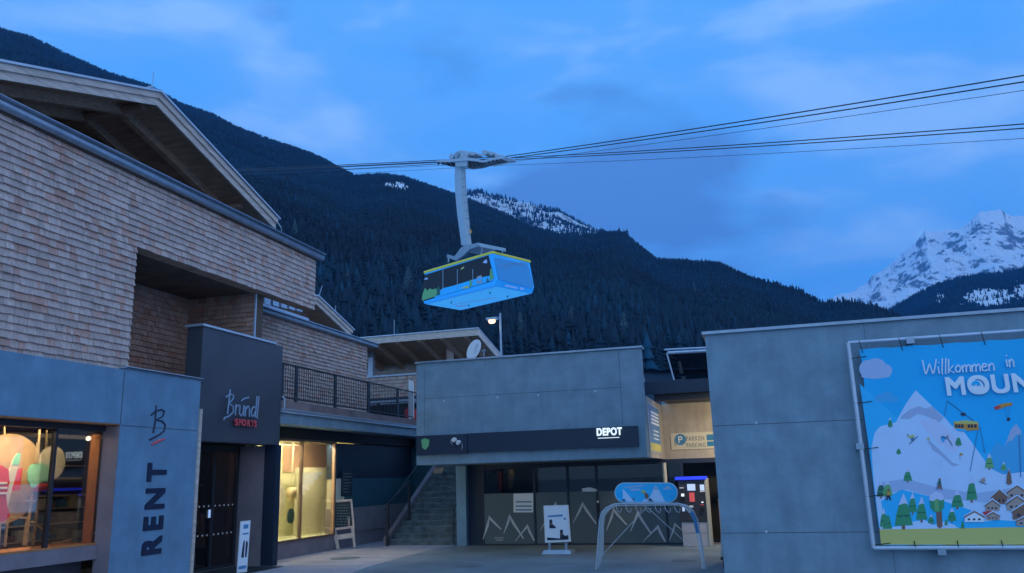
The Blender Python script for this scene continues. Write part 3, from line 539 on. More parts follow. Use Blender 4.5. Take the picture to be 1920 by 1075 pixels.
# the second window of the shop, under the balcony
m = MB(); m.box(-12.3, -12.02, 17.77, 27.4, 0, .40); m.box(-12.3, -12.0, 21.78, 27.4, .402, 1.12); m.build('plinth_wall', 'mauve', shop)
m = MB(); m.box(-12.3, -12.01, 22.35, 27.4, 1.122, 1.98); m.build('teal_board', 'teal', shop)
m = MB(); m.box(-12.3, -12.01, 21.85, 22.35, 1.122, 1.98); m.build('wall_board', 'sign_cream', shop)
m = MB(); m.box(-12.3, -12.06, 21.8, 27.4, 1.982, 3.0); m.build('transom_window', 'navy_panel', shop)
m = MB(); m.box(-12.08, -11.98, 17.77, 21.72, .402, .45); m.box(-12.08, -11.98, 17.77, 21.72, 2.98, 3.04); m.box(-12.08, -11.98, 21.73, 21.79, .402, 3.04); m.box(-12.08, -11.99, 19.94, 19.975, .45, 2.98); m.build('window_frame', 'wood_dark', shop)
m = MB(); m.box(-12.04, -12.03, 17.8, 21.70, .45, 2.98); m.build('window_pane', 'glass_clear', shop)
m = MB(); m.box(-12.7, -11.98, 17.77, 27.4, 3.042, 3.33); m.build('window_header', 'black', shop)
m = MB(); m.box(-13.3, -12.08, 17.9, 17.95, .2, 3.04); m.box(-13.3, -13.2, 17.95, 23.4, .44, 3.04); m.box(-13.2, -12.31, 23.4, 23.5, .44, 3.04); m.box(-13.3, -12.08, 17.9, 23.5, .36, .438); m.box(-13.3, -12.05, 17.9, 23.5, 3.041, 3.1); m.build('window_display_room', 'cream_pale', shop)
m = MB(); m.box(-12.75, -12.70, 20.85, 23.2, .44, 2.32); m.box(-12.699, -12.696, 22.1, 22.11, .5, 1.95); m.build('display_panel', 'cream', shop)
m = MB(); m.box(-13.198, -13.15, 20.9, 23.39, 2.2, 3.03); m.build('back_wall', 'wood', shop)
for a, b in ((19.1, 19.4), (19.75, 20.0)):
    m = MB(); m.box(-13.12, -13.08, a, b, .45, 3.0); m.build('curtain_strip', 'teal', shop)
def area(name, loc, rot, e, col, sx, sy, parent=None):
    l = bpy.data.lights.new(name, 'AREA'); l.energy = e; l.color = col; l.shape = 'RECTANGLE'; l.size = sx; l.size_y = sy
    o = bpy.data.objects.new(name, l); C.objects.link(o); o.location = loc; o.rotation_euler = rot
    if parent: par(o, parent)
    return o
area('window_light', (-12.14, 20.2, 2.93), (0, math.radians(28), 0), 330, (1, .86, .60), .12, 3.4, shop)
area('window_light', (-12.95, 19.5, 2.95), (0, 0, 0), 60, (1, .88, .50), .5, 3.4, shop)
area('window_light', (-12.0, 10.6, 2.95), (0, math.radians(14), 0), 88, (1, .72, .40), .5, 3.4, shop)
area('room_light', (-13.0, 17, 2.75), (0, 0, 0), 13, (1, .75, .6), .6, 2.0, shop)  # added lamp, brightens the room behind the shop doors
area('window_light', (-13.2, 12.5, 2.9), (0, 0, 0), 8, (1, .7, .5), 1.0, 3.0, shop)
pt = bpy.data.lights.new('soffit_fill', 'POINT'); pt.energy = 34; pt.color = (1, .80, .42); pt.shadow_soft_size = .25; po2 = bpy.data.objects.new('soffit_fill', pt); C.objects.link(po2); po2.location = (-12.25, 18.9, 1.5); par(po2, shop)  # added point light, spills warm light up onto the balcony soffit
# balcony deck
m = MB(); m.box(-20, -11.38, 17.78, 28, 3.335, 3.60); m.build('balcony_slab', 'concrete', shop)
m = MB(); m.box(-20, -11.34, 17.77, 28, 3.70, 3.90); m.build('balcony_fascia', 'wood_brown', shop)
m = MB(); m.box(-20, -11.31, 17.77, 28, 3.602, 3.63); m.box(-11.335, -11.30, 17.77, 28, 3.68, 3.697); m.box(-11.9, -11.37, 17.8, 28, 3.632, 3.698); m.build('flashing', 'metal_light', shop)
m = MB(); m.tube([(-11.28, 17.72, 3.98), (-11.22, 17.72, 3.93), (-11.22, 17.74, 3.75), (-11.26, 17.76, 3.6)], .02, 8); m.build('rain_spout', 'metal_light', shop)

def railing(name, label, a, b, z0, z1, posts, gap=.11, pw=.10, rad=.009, loc=None, cat='railing'):
    a = Vector(a); b = Vector(b); d = (b - a); Ln = d.length; d.normalize(); t = thing(name, label, cat, a)
    m = MB(); m.bar((a.x, a.y, z1), (b.x, b.y, z1), .05, .03); m.build('handrail', 'metal_dark', t)
    m = MB(); m.bar((a.x, a.y, z0 + .08), (b.x, b.y, z0 + .08), .03, .03); k = gap
    while k < Ln: q = a + d * k; m.tube([(q.x, q.y, z0 + .08), (q.x, q.y, z1)], rad, 5); k += gap
    m.build('bars', 'metal_dark', t)
    for s in posts: q = a + d * s; m = MB(); m.bar((q.x, q.y, z0), (q.x, q.y, z1 + .02), .035, pw, up=d); m.build('post', 'metal_dark', t)
    return t
railing('balcony_railing', 'long black barred railing along the terrace edge above the lit shop window', (-11.40, 17.8, 0), (-11.40, 26.9, 0), 3.9, 4.84, [y - 17.8 for y in (17.86, 18.53, 20.58, 22.64, 24.75, 26.8)], pw=.13)
railing('terrace_railing', 'low black barred railing crossing the terrace behind the long one', (-13.9, 26.3, 0), (-11.5, 26.3, 0), 3.9, 4.56, (0.05, 1.05, 2.35), pw=.09)

# ------------------------------------------------------------------ second and third chalets
ch2 = thing('chalet_building', 'middle shingled chalet with metal roof edge behind the terrace railing', 'building', (-14, 21, 3.9))
m = MB(); shingles(m, (-12.5, 17.32, 3.9), (0, 1, 0), 7.3, 2.42, (1, 0, 0), seed=9, course=.11, dark=.85); m.build('shingle_cladding', 'shingle', ch2)
m = MB(); m.box(-19, -12.502, 17.32, 24.62, 3.9, 6.32); m.build('timber_core', 'shingle_back', ch2)
m = MB(); m.tube([(-12.36, 17.3, 6.38), (-12.36, 25.1, 6.38)], .06, 8); m.box(-19, -12.28, 17.3, 25.15, 6.44, 6.47); m.box(-12.5, -12.40, 17.3, 25.0, 6.325, 6.437); m.build('gutter', 'metal_zinc', ch2)
rf2 = gable(ch2, -13.0, PY0 := ax(595, 553, -13.0).y, ax(595, 553, -13.0).z, 18.5, .2, ax(662, 617, -13.0).y, (ax(595, 553, -13.0).z - ax(662, 617, -13.0).z) / (ax(662, 617, -13.0).y - ax(595, 553, -13.0).y), 6, th=.28)
m = MB(); p0 = ax(595, 553, -13.0); m.prism([(-13.9, 18.2, 6.47), (-13.9, ax(655, 615, -13.9).y, 6.47), (-13.9, ax(640, 600, -13.9).y, 7.2), (-13.9, p0.y, p0.z - .2), (-13.9, 18.2, p0.z - .8)], (-.1, 0, 0)); m.build('gable_wall', 'wood', ch2)
m = MB()
for k in range(5): y = 19.2 + k * .42; m.box(-13.0, -12.9, y, y + .3, ax(525, 580, -12.95).z + .03 * k, ax(525, 572, -12.95).z + .03 * k + .1)
m.box(-13.0, -12.92, 18.9, 21.6, ax(525, 587, -12.95).z, ax(525, 580, -12.95).z); m.build('roof_trim', 'metal_light', ch2)
m = MB(); m.tube([ax(629, 590, -13.0), ax(629, 573, -13.0)], .012, 5); m.build('lightning_rod', 'metal_zinc', ch2); m = MB(); m.tube([ax(598, 556, -13.0), ax(604, 536, -13.0)], .012, 5); m.build('lightning_rod', 'metal_zinc', ch2)

Y3 = 30.0; ch3 = thing('chalet_building', 'far chalet with rafters showing under its wide front eave', 'building', (-14, 31, 0))
a_, b_ = ay(655, 641, Y3 - 1.2), ay(895, 615, Y3 - 1.2)
zt = b_.z; xr_ = b_.x; dp = 4.6; dz = -1.1
m = MB(); m.hexa([(-24, Y3 - 1.2, zt - .12), (xr_, Y3 - 1.2, zt - .12), (xr_, Y3 - 1.2 + dp, zt - .12 + dz), (-24, Y3 - 1.2 + dp, zt - .12 + dz), (-24, Y3 - 1.2, zt - .05), (xr_, Y3 - 1.2, zt - .05), (xr_, Y3 - 1.2 + dp, zt - .05 + dz), (-24, Y3 - 1.2 + dp, zt - .05 + dz)]); r3 = m.build('roof', 'wood', ch3)
m = MB(); m.box(-24, xr_ + .04, Y3 - 1.26, Y3 - 1.20, zt - .30, zt - .04); m.bar((xr_ + .03, Y3 - 1.25, zt - .17), (xr_ + .03, Y3 - 1.2 + dp, zt - .17 + dz), .06, .26); m.build('bargeboard', 'wood_pale', r3)
m = MB(); m.hexa([(-24, Y3 - 1.3, zt - .04), (xr_ + .08, Y3 - 1.3, zt - .04), (xr_ + .08, Y3 - 1.2 + dp, zt - .02 + dz), (-24, Y3 - 1.2 + dp, zt - .02 + dz), (-24, Y3 - 1.3, zt), (xr_ + .08, Y3 - 1.3, zt), (xr_ + .08, Y3 - 1.2 + dp, zt + .02 + dz), (-24, Y3 - 1.2 + dp, zt + .02 + dz)]); m.build('roof_sheet', 'metal_light', r3)
for k in range(10):
    x = xr_ - .5 - k * .95
    m = MB(); m.bar((x, Y3 - 1.18, zt - .24), (x, Y3 + 1.6, zt - .24 + dz * 2.8 / dp), .13, .22); m.build('rafter', 'wood', r3)
m = MB(); m.box(-20, xr_ - .5, Y3 + 1.5, Y3 + 1.7, 0, zt - .5); m.build('wall', 'wood_pale', ch3)
pp = ay(735, 706, Y3)
m = MB(); shingles(m, (-17, Y3, 4.6), (1, 0, 0), 7, pp.z - 4.6, (0, -1, 0), seed=15, course=.14, dark=.9); m.build('shingle_cladding', 'shingle', ch3)
m = MB(); m.box(-17, -10, Y3 + .002, Y3 + .2, 0, pp.z); m.build('timber_core', 'shingle_back', ch3)
m = MB(); m.box(-17, -10, Y3 - .07, Y3 + .25, pp.z + .002, pp.z + .07); m.build('flashing', 'metal_light', ch3)
for pxx, mt in ((694, 'metal_light'), (842, 'shingle')):
    a = ay(pxx, 670, Y3 - .0); m = MB(); m.box(a.x - .11, a.x + .11, Y3 + .02, Y3 + .24, pp.z + .07, zt - .35); m.build('post', mt, ch3)
m = MB(); a = ay(686, 690, Y3 + 1.45); m.box(a.x - .4, a.x + .55, Y3 + 1.42, Y3 + 1.49, ay(690, 690, Y3 + 1.4).z, ay(690, 672, Y3 + 1.4).z); m.build('window', 'navy_panel', ch3)
m = MB(); m.tube([ay(739, 634, Y3 - 1), ay(739, 600, Y3 - 1)], .014, 5); m.build('lightning_rod', 'metal_zinc', ch3)
aw = thing('awning', 'dark canvas awning with a pale edge below the shingled parapet of the far chalet', 'awning', ay(730, 745, 28.5))
z0 = ay(740, 737, 28.5).z; m = MB(); m.hexa([(-15.6, 28.3, z0 - .5), (-11.2, 28.3, z0 - .5), (-11.2, 29.9, z0 - .1), (-15.6, 29.9, z0 - .1), (-15.6, 28.3, z0 - .42), (-11.2, 28.3, z0 - .42), (-11.2, 29.9, z0), (-15.6, 29.9, z0)]); m.build('canvas', 'awning', aw)
z1 = ay(740, 750, 28.0).z; m = MB(); m.box(-15.2, -11.4, 28.0, 28.3, z1 - .14, z1); m.build('valance', 'metal_light', aw)
m = MB(); m.box(-15.2, -11.4, 29.0, 29.9, 3.9, 5.0); m.build('dark_front', 'navy_panel', aw)

# white/red beach flag on terrace
fl = thing('banner_flag', 'tall white banner with red foot standing on the terrace by the depot corner', 'flag', ay(772, 790, 26.0))
m = MB(); a, b, c_, d_ = ay(766, 712, 26.0), ay(775, 716, 26.0), ay(776, 785, 26.0), ay(766, 787, 26.0); m.prism([a, b, c_, d_], (0, .03, 0)); m.build('cloth', 'white', fl)
m = MB(); m.prism([ay(758, 770, 26.05), ay(766, 762, 26.05), ay(780, 768, 26.05), ay(781, 788, 26.05), ay(760, 786, 26.05)], (0, .03, 0)); m.build('red_cloth', 'red', fl)
ov = thing('oval_sign', 'white oval board with scribbled lettering leaning above the depot roof edge', 'sign', ay(888, 665, 22.5))
m = MB(); cen = ay(888, 656, 22.5); pts = [cen + Vector((.20 * math.cos(t) + .10 * math.sin(t), 0, .30 * math.sin(t))) for t in [k * 2 * math.pi / 32 for k in range(32)]]; m.prism(pts, (0, .03, 0)); m.build('board', 'white', ov)
m = MB(); m.tube([ay(890, 662, 22.48), ay(893, 657, 22.48), ay(889, 655, 22.48), ay(895, 651, 22.48), ay(892, 648, 22.48), ay(897, 645, 22.48)], .008, 5); m.build('lettering', 'letter_grey', ov)
m = MB(); m.tube([ay(907, 668, 22.5), ay(908, 655, 22.5)], .02, 6); m.tube([ay(903, 659, 22.5), ay(910, 657, 22.5)], .025, 6); m.build('bracket', 'metal_zinc', ov)

# ------------------------------------------------------------------ depot
dep = thing('depot_building', 'low grey concrete depot with dark sign band and glazed front', 'building', (-5.7, 22, 0))
XL, XR, YD = -8.67, -2.68, 20.0
m = MB(); m.box(XL, XR, YD, YD + .3, 2.25, 4.90); m.box(XL, XL + .3, YD + .3, 28, 2.25, 4.90); m.box(XR - .3, XR, YD + .3, 23.68, 2.25, 3.74); m.box(XR, 2.5, 23.68, 23.95, 2.22, 4.0); m.build('concrete_wall', 'concrete', dep)
m = MB(); m.box(XR + .001, XR + .02, YD + .45, 23.68, 2.25, 3.74); m.box(XR + .02, 2.5, 23.655, 23.679, 2.22, 3.78); m.build('lit_wall_skin', 'concrete_lit', dep)  # thin wall skin, warm lamp light put into its colour
m = MB(); m.box(XL + .3, XR - .3, YD + .3, 28, 2.26, 2.5); m.box(XL + .3, XR - .3, YD + .3, 28, 3.2, 3.4); m.build('ceiling_slab', 'concrete', dep)
m = MB(); m.box(XL - .04, XR + .05, YD - .05, YD + .36, 4.903, 4.945); m.box(XL - .04, XL + .34, YD + .36, 28, 4.903, 4.94); m.build('flashing', 'metal_zinc', dep)
m = MB(); jz = ay(1000, 736, YD).z; m.box(XL + .22, XR - .55, YD - .003, YD, jz - .006, jz + .006)
for x in (XL + .22, XR - .55): m.box(x, x + .012, YD - .003, YD, 3.05, 4.85)
m.build('formwork_joint', 'joint', dep)
for pxx, pyy in ((832, 752), (933, 745), (1009, 741), (1116, 734)):
    q_ = ay(pxx, pyy, YD); m = MB(); m.disc((q_.x, YD - .001, q_.z), (0, -1, 0), .022, .004, 12); m.build('formwork_plug', 'plug', dep)
m = MB(); m.box(-8.62, -7.22, YD - .13, YD - .002, 2.50, 2.99); m.box(-7.215, -2.86, YD - .10, YD - .002, 2.52, 3.0); m.build('sign_band', 'navy_panel', dep)
text('sign_lettering', 'DEPOT', ay(1118.5, 817, YD - .12), (1, 0, 0), (0, 0, 1), .245, 'glow_white', dep, .01, .008, 0, .75, 1.10)
u0 = ay(1121, 822, YD - .12); m = MB(); m.box(u0.x, ay(1161, 820, YD - .12).x, YD - .125, YD - .102, u0.z - .008, u0.z + .008); m.build('sign_underline', 'glow_white', dep)
m = MB(); s = lambda *p: [ay(x, y, YD - .135) for x, y in p]; m.prism(s((790, 825), (797, 822), (805, 825), (804, 836), (798, 844), (792, 840)), (0, -.01, 0)); m.build('shield_emblem', 'lime', dep)
sp_ = thing('floodlight', 'pair of small white floodlights on the dark sign band', 'lamp', ay(855, 828, YD - .15))
for (x, y) in ((852, 824), (860, 829)):
    c0 = ay(x, y, YD - .2); m = MB(); m.tube([c0 + Vector((0, .06, 0)), c0 + Vector((0, -.05, 0))], .045, 14); m.tube([c0 + Vector((0, -.05, -.02)), c0 + Vector((0, -.075, -.03))], .05, 14); m.build('lamp_head', 'white', sp_)
m = MB(); m.tube(s((846, 824), (845, 830), (849, 834)), .008, 6); m.tube(s((866, 832), (867, 838), (865, 843)), .008, 6); m.build('bracket', 'metal_light', sp_)
# base
m = MB(); a = ay(861, 1000, 23.2); b = ay(879, 1000, 23.2); m.box(a.x, b.x, 23.0, 23.4, 0, 2.26); m.build('pillar', 'concrete_light', dep)
m = MB(); m.box(b.x + .002, -7.95, 23.2, 23.5, 0, 2.26); m.box(-7.95, 2.5, 23.06, 23.16, 2.12, 2.24); m.box(-7.95, -1.7, 23.04, 23.12, 0, .045)
gx = [ay(x, 950, 23.0).x for x in (905, 1002.5, 1066, 1120.5, 1249, 1283)]
for x in gx: m.box(x - .035, x + .035, 23.02, 23.10, .045, 2.12)
m.build('glazing_frame', 'navy_panel', dep)
zf = ay(960, 925, 23.0).z
MT = [[(905, 1014), (909, 985), (917, 967), (936, 992), (941, 992), (918, 966), (912, 975), (908, 990)]]
def peak(mb, ax_, ay_, lx, ly, rx, ry, w):
    y = 23.012; A = ay(ax_, ay_, y); B = ay(lx, ly, y); D = ay(rx, ry, y); ww = Vector((w, 0, 0))
    m_ = A.lerp(B, .45) + ww * .9
    mb.prism([A, B, B + ww * .15, m_ + Vector((0, 0, .02)), A + Vector((.01, 0, -.09))], (0, -.002, 0)); mb.prism([A, D, D - ww * .5, A.lerp(D, .4) - ww * .9 - Vector((0, 0, .01)), A + Vector((-.005, 0, -.09))], (0, -.002, 0))
for k in range(5):
    x0, x1 = gx[k] + .036, gx[k + 1] - .036
    m = MB(); m.box(x0, x1, 23.05, 23.06, .046, 2.12); pn = m.build('window_pane', 'glass_dark', dep)
    m = MB(); m.box(x0, x1, 23.03, 23.045, .046, zf); fr = m.build('frosted_film', 'frosted', pn)
m = MB()
for q_ in ((917, 967, 905, 1012, 941, 993, .09), (955, 964, 944, 1001, 983, 1010, .09), (989, 983, 965, 1016, 1003, 1014, .08), (1042, 940, 1012, 996, 1062, 996, .08), (1092, 941, 1074, 981, 1119, 982, .09), (1150, 952, 1136, 996, 1177, 985, .09), (1195, 957, 1181, 998, 1222, 1000, .09), (1234, 984, 1204, 1017, 1249, 1016, .09), (1265, 980, 1254, 1016, 1282, 996, .07)): peak(m, *q_)
m.build('mountain_decals', 'decal', dep)
m = MB()
for q_ in ((927, 1009, 944), (929, 1013, 943)): a = ay(q_[0], q_[1], 23.01); b = ay(q_[2], q_[1], 23.01); m.box(a.x, b.x, 23.022, 23.026, a.z - .008, a.z + .008)
m.build('window_lettering', 'decal', dep)
m = MB(); m.box(-8.3, 2.4, 26, 26.1, 0, 2.26); m.box(-8.3, 2.4, 23.5, 26, 0, .02); m.build('interior', 'dark_room', dep)
m = MB(); s2 = lambda *p: [ay(x, y, 23.02) for x, y in p]; m.prism(s2((963, 926), (1000, 925), (1000, 961), (963, 961)), (0, -.01, 0), 0)
for yy in (940, 948, 955): m.prism(s2((967, yy), (997, yy), (997, yy + 2.5), (967, yy + 2.5)), (0, -.014, 0), 1)
o_ = m.build('notice_board', ['white_print', 'sign_blue'], None); tag(o_, 'white notice with blue lines stuck on the leftmost depot window', 'notice')
m = MB(); m.prism(s2((1091, 916), (1106, 914), (1120, 918), (1119, 922), (1092, 922)), (0, .05, 0)); m.build('paper_fold', 'white_print', dep)
hx = thing('display_figure', 'warm lit costume hanging inside the leftmost depot window', 'figure', (-7.3, 24, 1))
m = MB(); c0 = ay(956, 895, 24.2); m.tube([c0 + Vector((0, 0, .28)), c0 + Vector((.05, 0, .12)), c0 + Vector((.02, 0, -.1)), c0 + Vector((0, 0, -.35))], [.05, .11, .10, .04], 10); m.build('costume', 'brass', hx); m = MB(); c0 = ay(937, 900, 24.2); m.tube([c0 + Vector((0, 0, .25)), c0 + Vector((0, 0, -.3))], [.09, .06], 10); m.build('coat', 'skin_red', hx)
area('room_light', (-7.2, 23.9, 2.2), (0, 0, 0), 1.6, (1, .7, .4), .3, .3, dep)
m = MB(); m.tube([ay(1245, 868, 22.9), ay(1248, 910, 22.9)], .055, 10); m.build('pale_pole', 'sign_cream', dep)  # short pale pole below the soffit
mck = MB(); s3 = lambda *p: [ay(x, y, 23.015) for x, y in p]; mck.box(ay(1118, 940, 23).x, ay(1124, 940, 23).x, 22.97, 23.015, ay(1120, 960, 23).z, ay(1120, 937, 23).z); mck.build('door_handle', 'black', dep)
m = MB(); m.prism([ay(1119, 939, 22.965), ay(1123, 939, 22.965), ay(1123, 943, 22.965), ay(1119, 943, 22.965)], (0, -.004, 0)); m.build('key_reader', 'white', dep)
# dark parking passage below sign wall
m = MB(); m.box(-1.66, 2.5, 23.1, 23.15, 0, .04); m.box(-1.3, 2.5, 23.3, 23.34, .04, 1.15); m.build('frosted_screen', 'mauve', dep)
m = MB(); m.box(-1.66, 2.5, 24.5, 24.6, 0, 2.2); m.build('passage_back', 'black', dep)
# signs on depot
ps = thing('parking_sign', 'cream parking sign with blue P disc on the lit wall', 'sign', ay(1300, 828, 23.64)); YS = 23.65
m = MB(); tl, tr, br, bl = ay(1257, 813, YS), ay(1355, 809, YS), ay(1356, 843, YS), ay(1259, 844, YS); m.box(tl.x, tr.x, YS - .02, YS, bl.z, tl.z); m.build('sign_board', 'sign_cream', ps)
c0 = ay(1276, 824.5, YS); m = MB(); m.disc((c0.x, YS - .021, c0.z), (0, -1, 0), .155, .004, 28); m.build('blue_disc', 'sign_blue', ps); text('lettering', 'P', (c0.x - .075, YS - .027, c0.z - .09), (1, 0, 0), (0, 0, 1), .26, 'white', ps, .002, .002)
text('lettering', 'PARKEN', ay(1286, 827, YS - .022), (1, 0, 0), (0, 0, 1), .175, 'sign_text', ps, .002, .003, 0, .70, 1.2); text('lettering', 'PARKING', ay(1287, 839.5, YS - .022), (1, 0, 0), (0, 0, 1), .175, 'sign_text', ps, .002, .003, 0, .66, 1.15)
a = ay(1269, 836, YS - .022); text('lettering', 'FREI', (a.x, YS - .022, a.z), (0, 0, 1), (-1, 0, 0), .10, 'sign_text', ps, .002, .001)
m = MB(); m.box(ay(1325, 820, YS).x, ay(1341, 820, YS).x, YS - .024, YS - .021, ay(1330, 826, YS).z, ay(1330, 815, YS).z); m.box(ay(1325, 820, YS).x, ay(1341, 820, YS).x, YS - .024, YS - .021, ay(1330, 837, YS).z, ay(1330, 828, YS).z); m.build('sign_picture', 'cabin_blue_dark', ps)
po = thing('poster', 'tall blue poster with yellow foot in a frame on the side wall of the depot', 'poster', (-2.62, 21.6, 3)); XP = XR + .03
m = MB(); m.box(XR + .021, XP, 20.46, 22.74, 2.38, 3.60); m.build('poster_frame', 'metal_light', po)
m = MB(); m.box(XP, XP + .004, 20.54, 22.66, 2.62, 3.56); m.build('poster_sheet', 'poster_blue', po); m = MB(); m.box(XP, XP + .005, 20.54, 22.66, 2.42, 2.615); m.build('poster_foot', 'yellow_print', po)
m = MB()
for k in range(4): m.box(XP + .005, XP + .008, 20.9, 22.5, 3.42 - .09 * k - .05, 3.42 - .09 * k)
for k in range(3): m.box(XP + .005, XP + .008, 21.2, 22.3, 2.95 - .1 * k - .03, 2.95 - .1 * k)
m.build('poster_lines', 'white_print', po)
# canopy and skylight
cn = thing('canopy_roof', 'dark steel canopy bridging the gap between depot and right wall', 'canopy', (-2, 22, 4))
m = MB(); m.box(-2.95, 2.0, 21.9, 22.1, 3.92, 4.26); m.build('front_beam', 'navy_panel', cn); m = MB(); m.box(-2.68, 2.0, 22.15, 22.5, 3.76, 3.95); m.box(-2.5, 2.0, 22.5, 23.64, 3.80, 3.9); m.build('soffit', 'metal_dark', cn)
m = MB(); m.tube([ay(1203, 690, 21.95), ay(1210, 724, 21.95)], .015, 6); m.build('stay_rod', 'metal_zinc', cn)
sk = thing('skylight_frame', 'tilted glass skylight with metal frame on the canopy', 'skylight', (-2, 23, 4.3)); YK = 23.0
m = MB(); k = lambda x, y, Y=YK: ay(x, y, Y)
m.tube([k(1246, 656), k(1345, 651)], .025, 8); m.tube([k(1252, 662), k(1345, 657)], .045, 8); m.tube([k(1250, 662), k(1264, 713)], .02, 8); m.tube([k(1263, 693, 23.4), k(1345, 690, 23.4)], .018, 8); m.build('frame', 'metal_light', sk)
m = MB(); m.tube([k(1271, 668, 23.2), k(1278, 700, 23.2)], .05, 8); m.box(k(1281, 708).x - .05, k(1281, 708).x + .05, YK, YK + .1, k(1281, 712).z, k(1281, 706).z); m.build('strut', 'metal_dark', sk)
m = MB(); m.prism([k(1254, 665), k(1345, 660), k(1345, 712, 23.6), k(1266, 712, 23.6)], (0, .01, 0)); m.build('pane', 'glass_canopy', sk)
# warm lamp under the canopy
pl = area('passage_lamp', (-.3, 21.4, 3.55), (math.radians(25), 0, math.radians(15)), 85, (1, .78, .42), .3, .3, cn)

# ------------------------------------------------------------------ stairs
stw = thing('staircase', 'mossy dark stone steps climbing left of the depot pillar', 'stairs', (-9.8, 23.2, 0)); xs0, xs1 = -10.85, a_x if False else ay(861, 1000, 23.2).x
m = MB()
for k in range(15):
    y = 23.15 + k * .29; m.box(-10.9, xs1 - .003, y, 28.5, .165 * k, .165 * (k + 1) - (.002 if k % 2 else 0)); m.box(-10.9, xs1 - .004, y - .03, y, .165 * (k + 1) - .05, .165 * (k + 1) - .003)
m.build('steps', 'stone_step', stw)
m = MB(); m.hexa([(-11.05, 23.0, 0), (-10.91, 23.0, 0), (-10.91, 27.6, 0), (-11.05, 27.6, 0), (-11.05, 23.0, .2), (-10.91, 23.0, .2), (-10.91, 27.6, 2.75), (-11.05, 27.6, 2.75)]); m.build('side_wall', 'mauve', stw)
hr = thing('handrail', 'black stair railing with bars left of the steps', 'railing', (-10.98, 22.9, 0))
m = MB(); m.tube([ay(727, 945, 22.9), ay(768, 903, 24.2)], .025, 8); m.tube([(-10.98, 23.0, 1.05), (-10.98, 27.5, 3.5)], .022, 8); m.build('rail', 'metal_dark', hr)
a0 = ay(727, 945, 22.9); b0 = ay(768, 903, 24.2)
m = MB(); m.box(a0.x - .05, a0.x + .02, 22.88, 22.94, 0, a0.z); m.box(b0.x - .03, b0.x + .03, 24.15, 24.2, 0, b0.z)
for k_ in range(1, 9): q_ = a0.lerp(b0, k_ / 9); m.tube([(q_.x, q_.y, .1), (q_.x, q_.y, q_.z)], .007, 5)
m.build('bars', 'metal_dark', hr)
hr2 = thing('handrail', 'short black handrail at the right foot of the steps', 'railing', (-8.9, 22.9, 0))
m = MB(); m.tube([ay(850, 1020, 23.0), ay(851, 953, 23.0), ay(861, 937, 23.6)], .02, 8); m.tube([ay(852, 985, 23.0), ay(861, 974, 23.6)], .015, 8); m.build('rail', 'metal_dark', hr2)
m = MB(); m.box(-12.3, -11.06, 27.45, 27.6, 0, 3.3); m.build('end_wall', 'teal', shop)
mn = thing('rest_board', 'small brown board at the top of the stone steps', 'board', (-10.4, 27, 2.2)); m = MB(); m.prism([ay(814, 877, 26), ay(832, 876, 26), ay(828, 888, 26), ay(812, 888, 26)], (0, .05, 0)); m.build('panel', 'wood', mn)

# ------------------------------------------------------------------ right concrete wall building
YW = 15.0; rw = thing('concrete_building', 'plain grey concrete building wall carrying the big banner at the right', 'building', (3, 16, 0))
zt = ay(1500, 615, YW).z; xl = ay(1340, 850, YW).x
m = MB(); m.box(xl, 11, YW, 19.5, 0, zt); m.build('concrete_wall', 'concrete', rw)
m = MB(); m.box(xl - .05, 11, YW - .05, 19.5, zt + .002, zt + .055); m.build('flashing', 'metal_zinc', rw)
m = MB()
for yy in (796, 1001): zj = ay(1450, yy - 2, YW).z; m.box(xl + .001, 11, YW - .003, YW, zj - .006, zj + .006)
for xx in (ay(1650, 850, YW).x, ay(1910, 850, YW).x + 3): m.box(xx, xx + .008, YW - .003, YW, 0, zt)
m.build('formwork_joint', 'joint', rw)
for pxx, pyy in ((1418, 793), (1437, 997), (1466, 874)):
    q_ = ay(pxx, pyy, YW); m = MB(); m.disc((q_.x, YW - .001, q_.z), (0, -1, 0), .020 if pyy != 874 else .01, .004, 12); m.build('formwork_plug', 'plug' if pyy != 874 else 'joint', rw)
YP_ = YW - .16
bn = thing('banner', 'large blue printed banner of a snowy cartoon mountain laced into a pale tube frame', 'banner', (3.5, YP_, 2.3)); bf = bn
tl, bl = ay(1590, 643, YP_), ay(1638, 1028, YP_)
m = MB(); xR = 8.6; xL = (tl.x + bl.x) / 2; zT, zB = tl.z, bl.z
m.tube([(xL, YP_, zB), (xL, YP_, zT)], .036, 12); m.tube([(xL, YP_, zT), (xR, YP_, zT)], .030, 12); m.tube([(xL, YP_, zB), (xR, YP_, zB)], .034, 12); m.tube([(xR, YP_, zB), (xR, YP_, zT)], .045, 12); m.build('tube_frame', 'metal_light', bf)
for (x, y) in ((1706, 637), (1765, 1032), (1612, 835)):
    q_ = ay(x, y, YP_); m = MB(); m.box(q_.x - .06, q_.x + .06, YP_ - .04, YW - .003, q_.z - .07, q_.z + .03); m.box(q_.x - .012, q_.x + .012, YP_ - .05, YP_ - .04, q_.z - .03, q_.z - .01); m.build('bracket', 'metal_zinc', bf)
YB = YP_ + .02; g = lambda x, y, k=0: ay(x, y, YB - .00009 * k); NL = [0]
bt = [g(1611, 656), g(1652, 1022)]; xb0, xb1 = g(1611, 656).x, g(1652, 1022).x
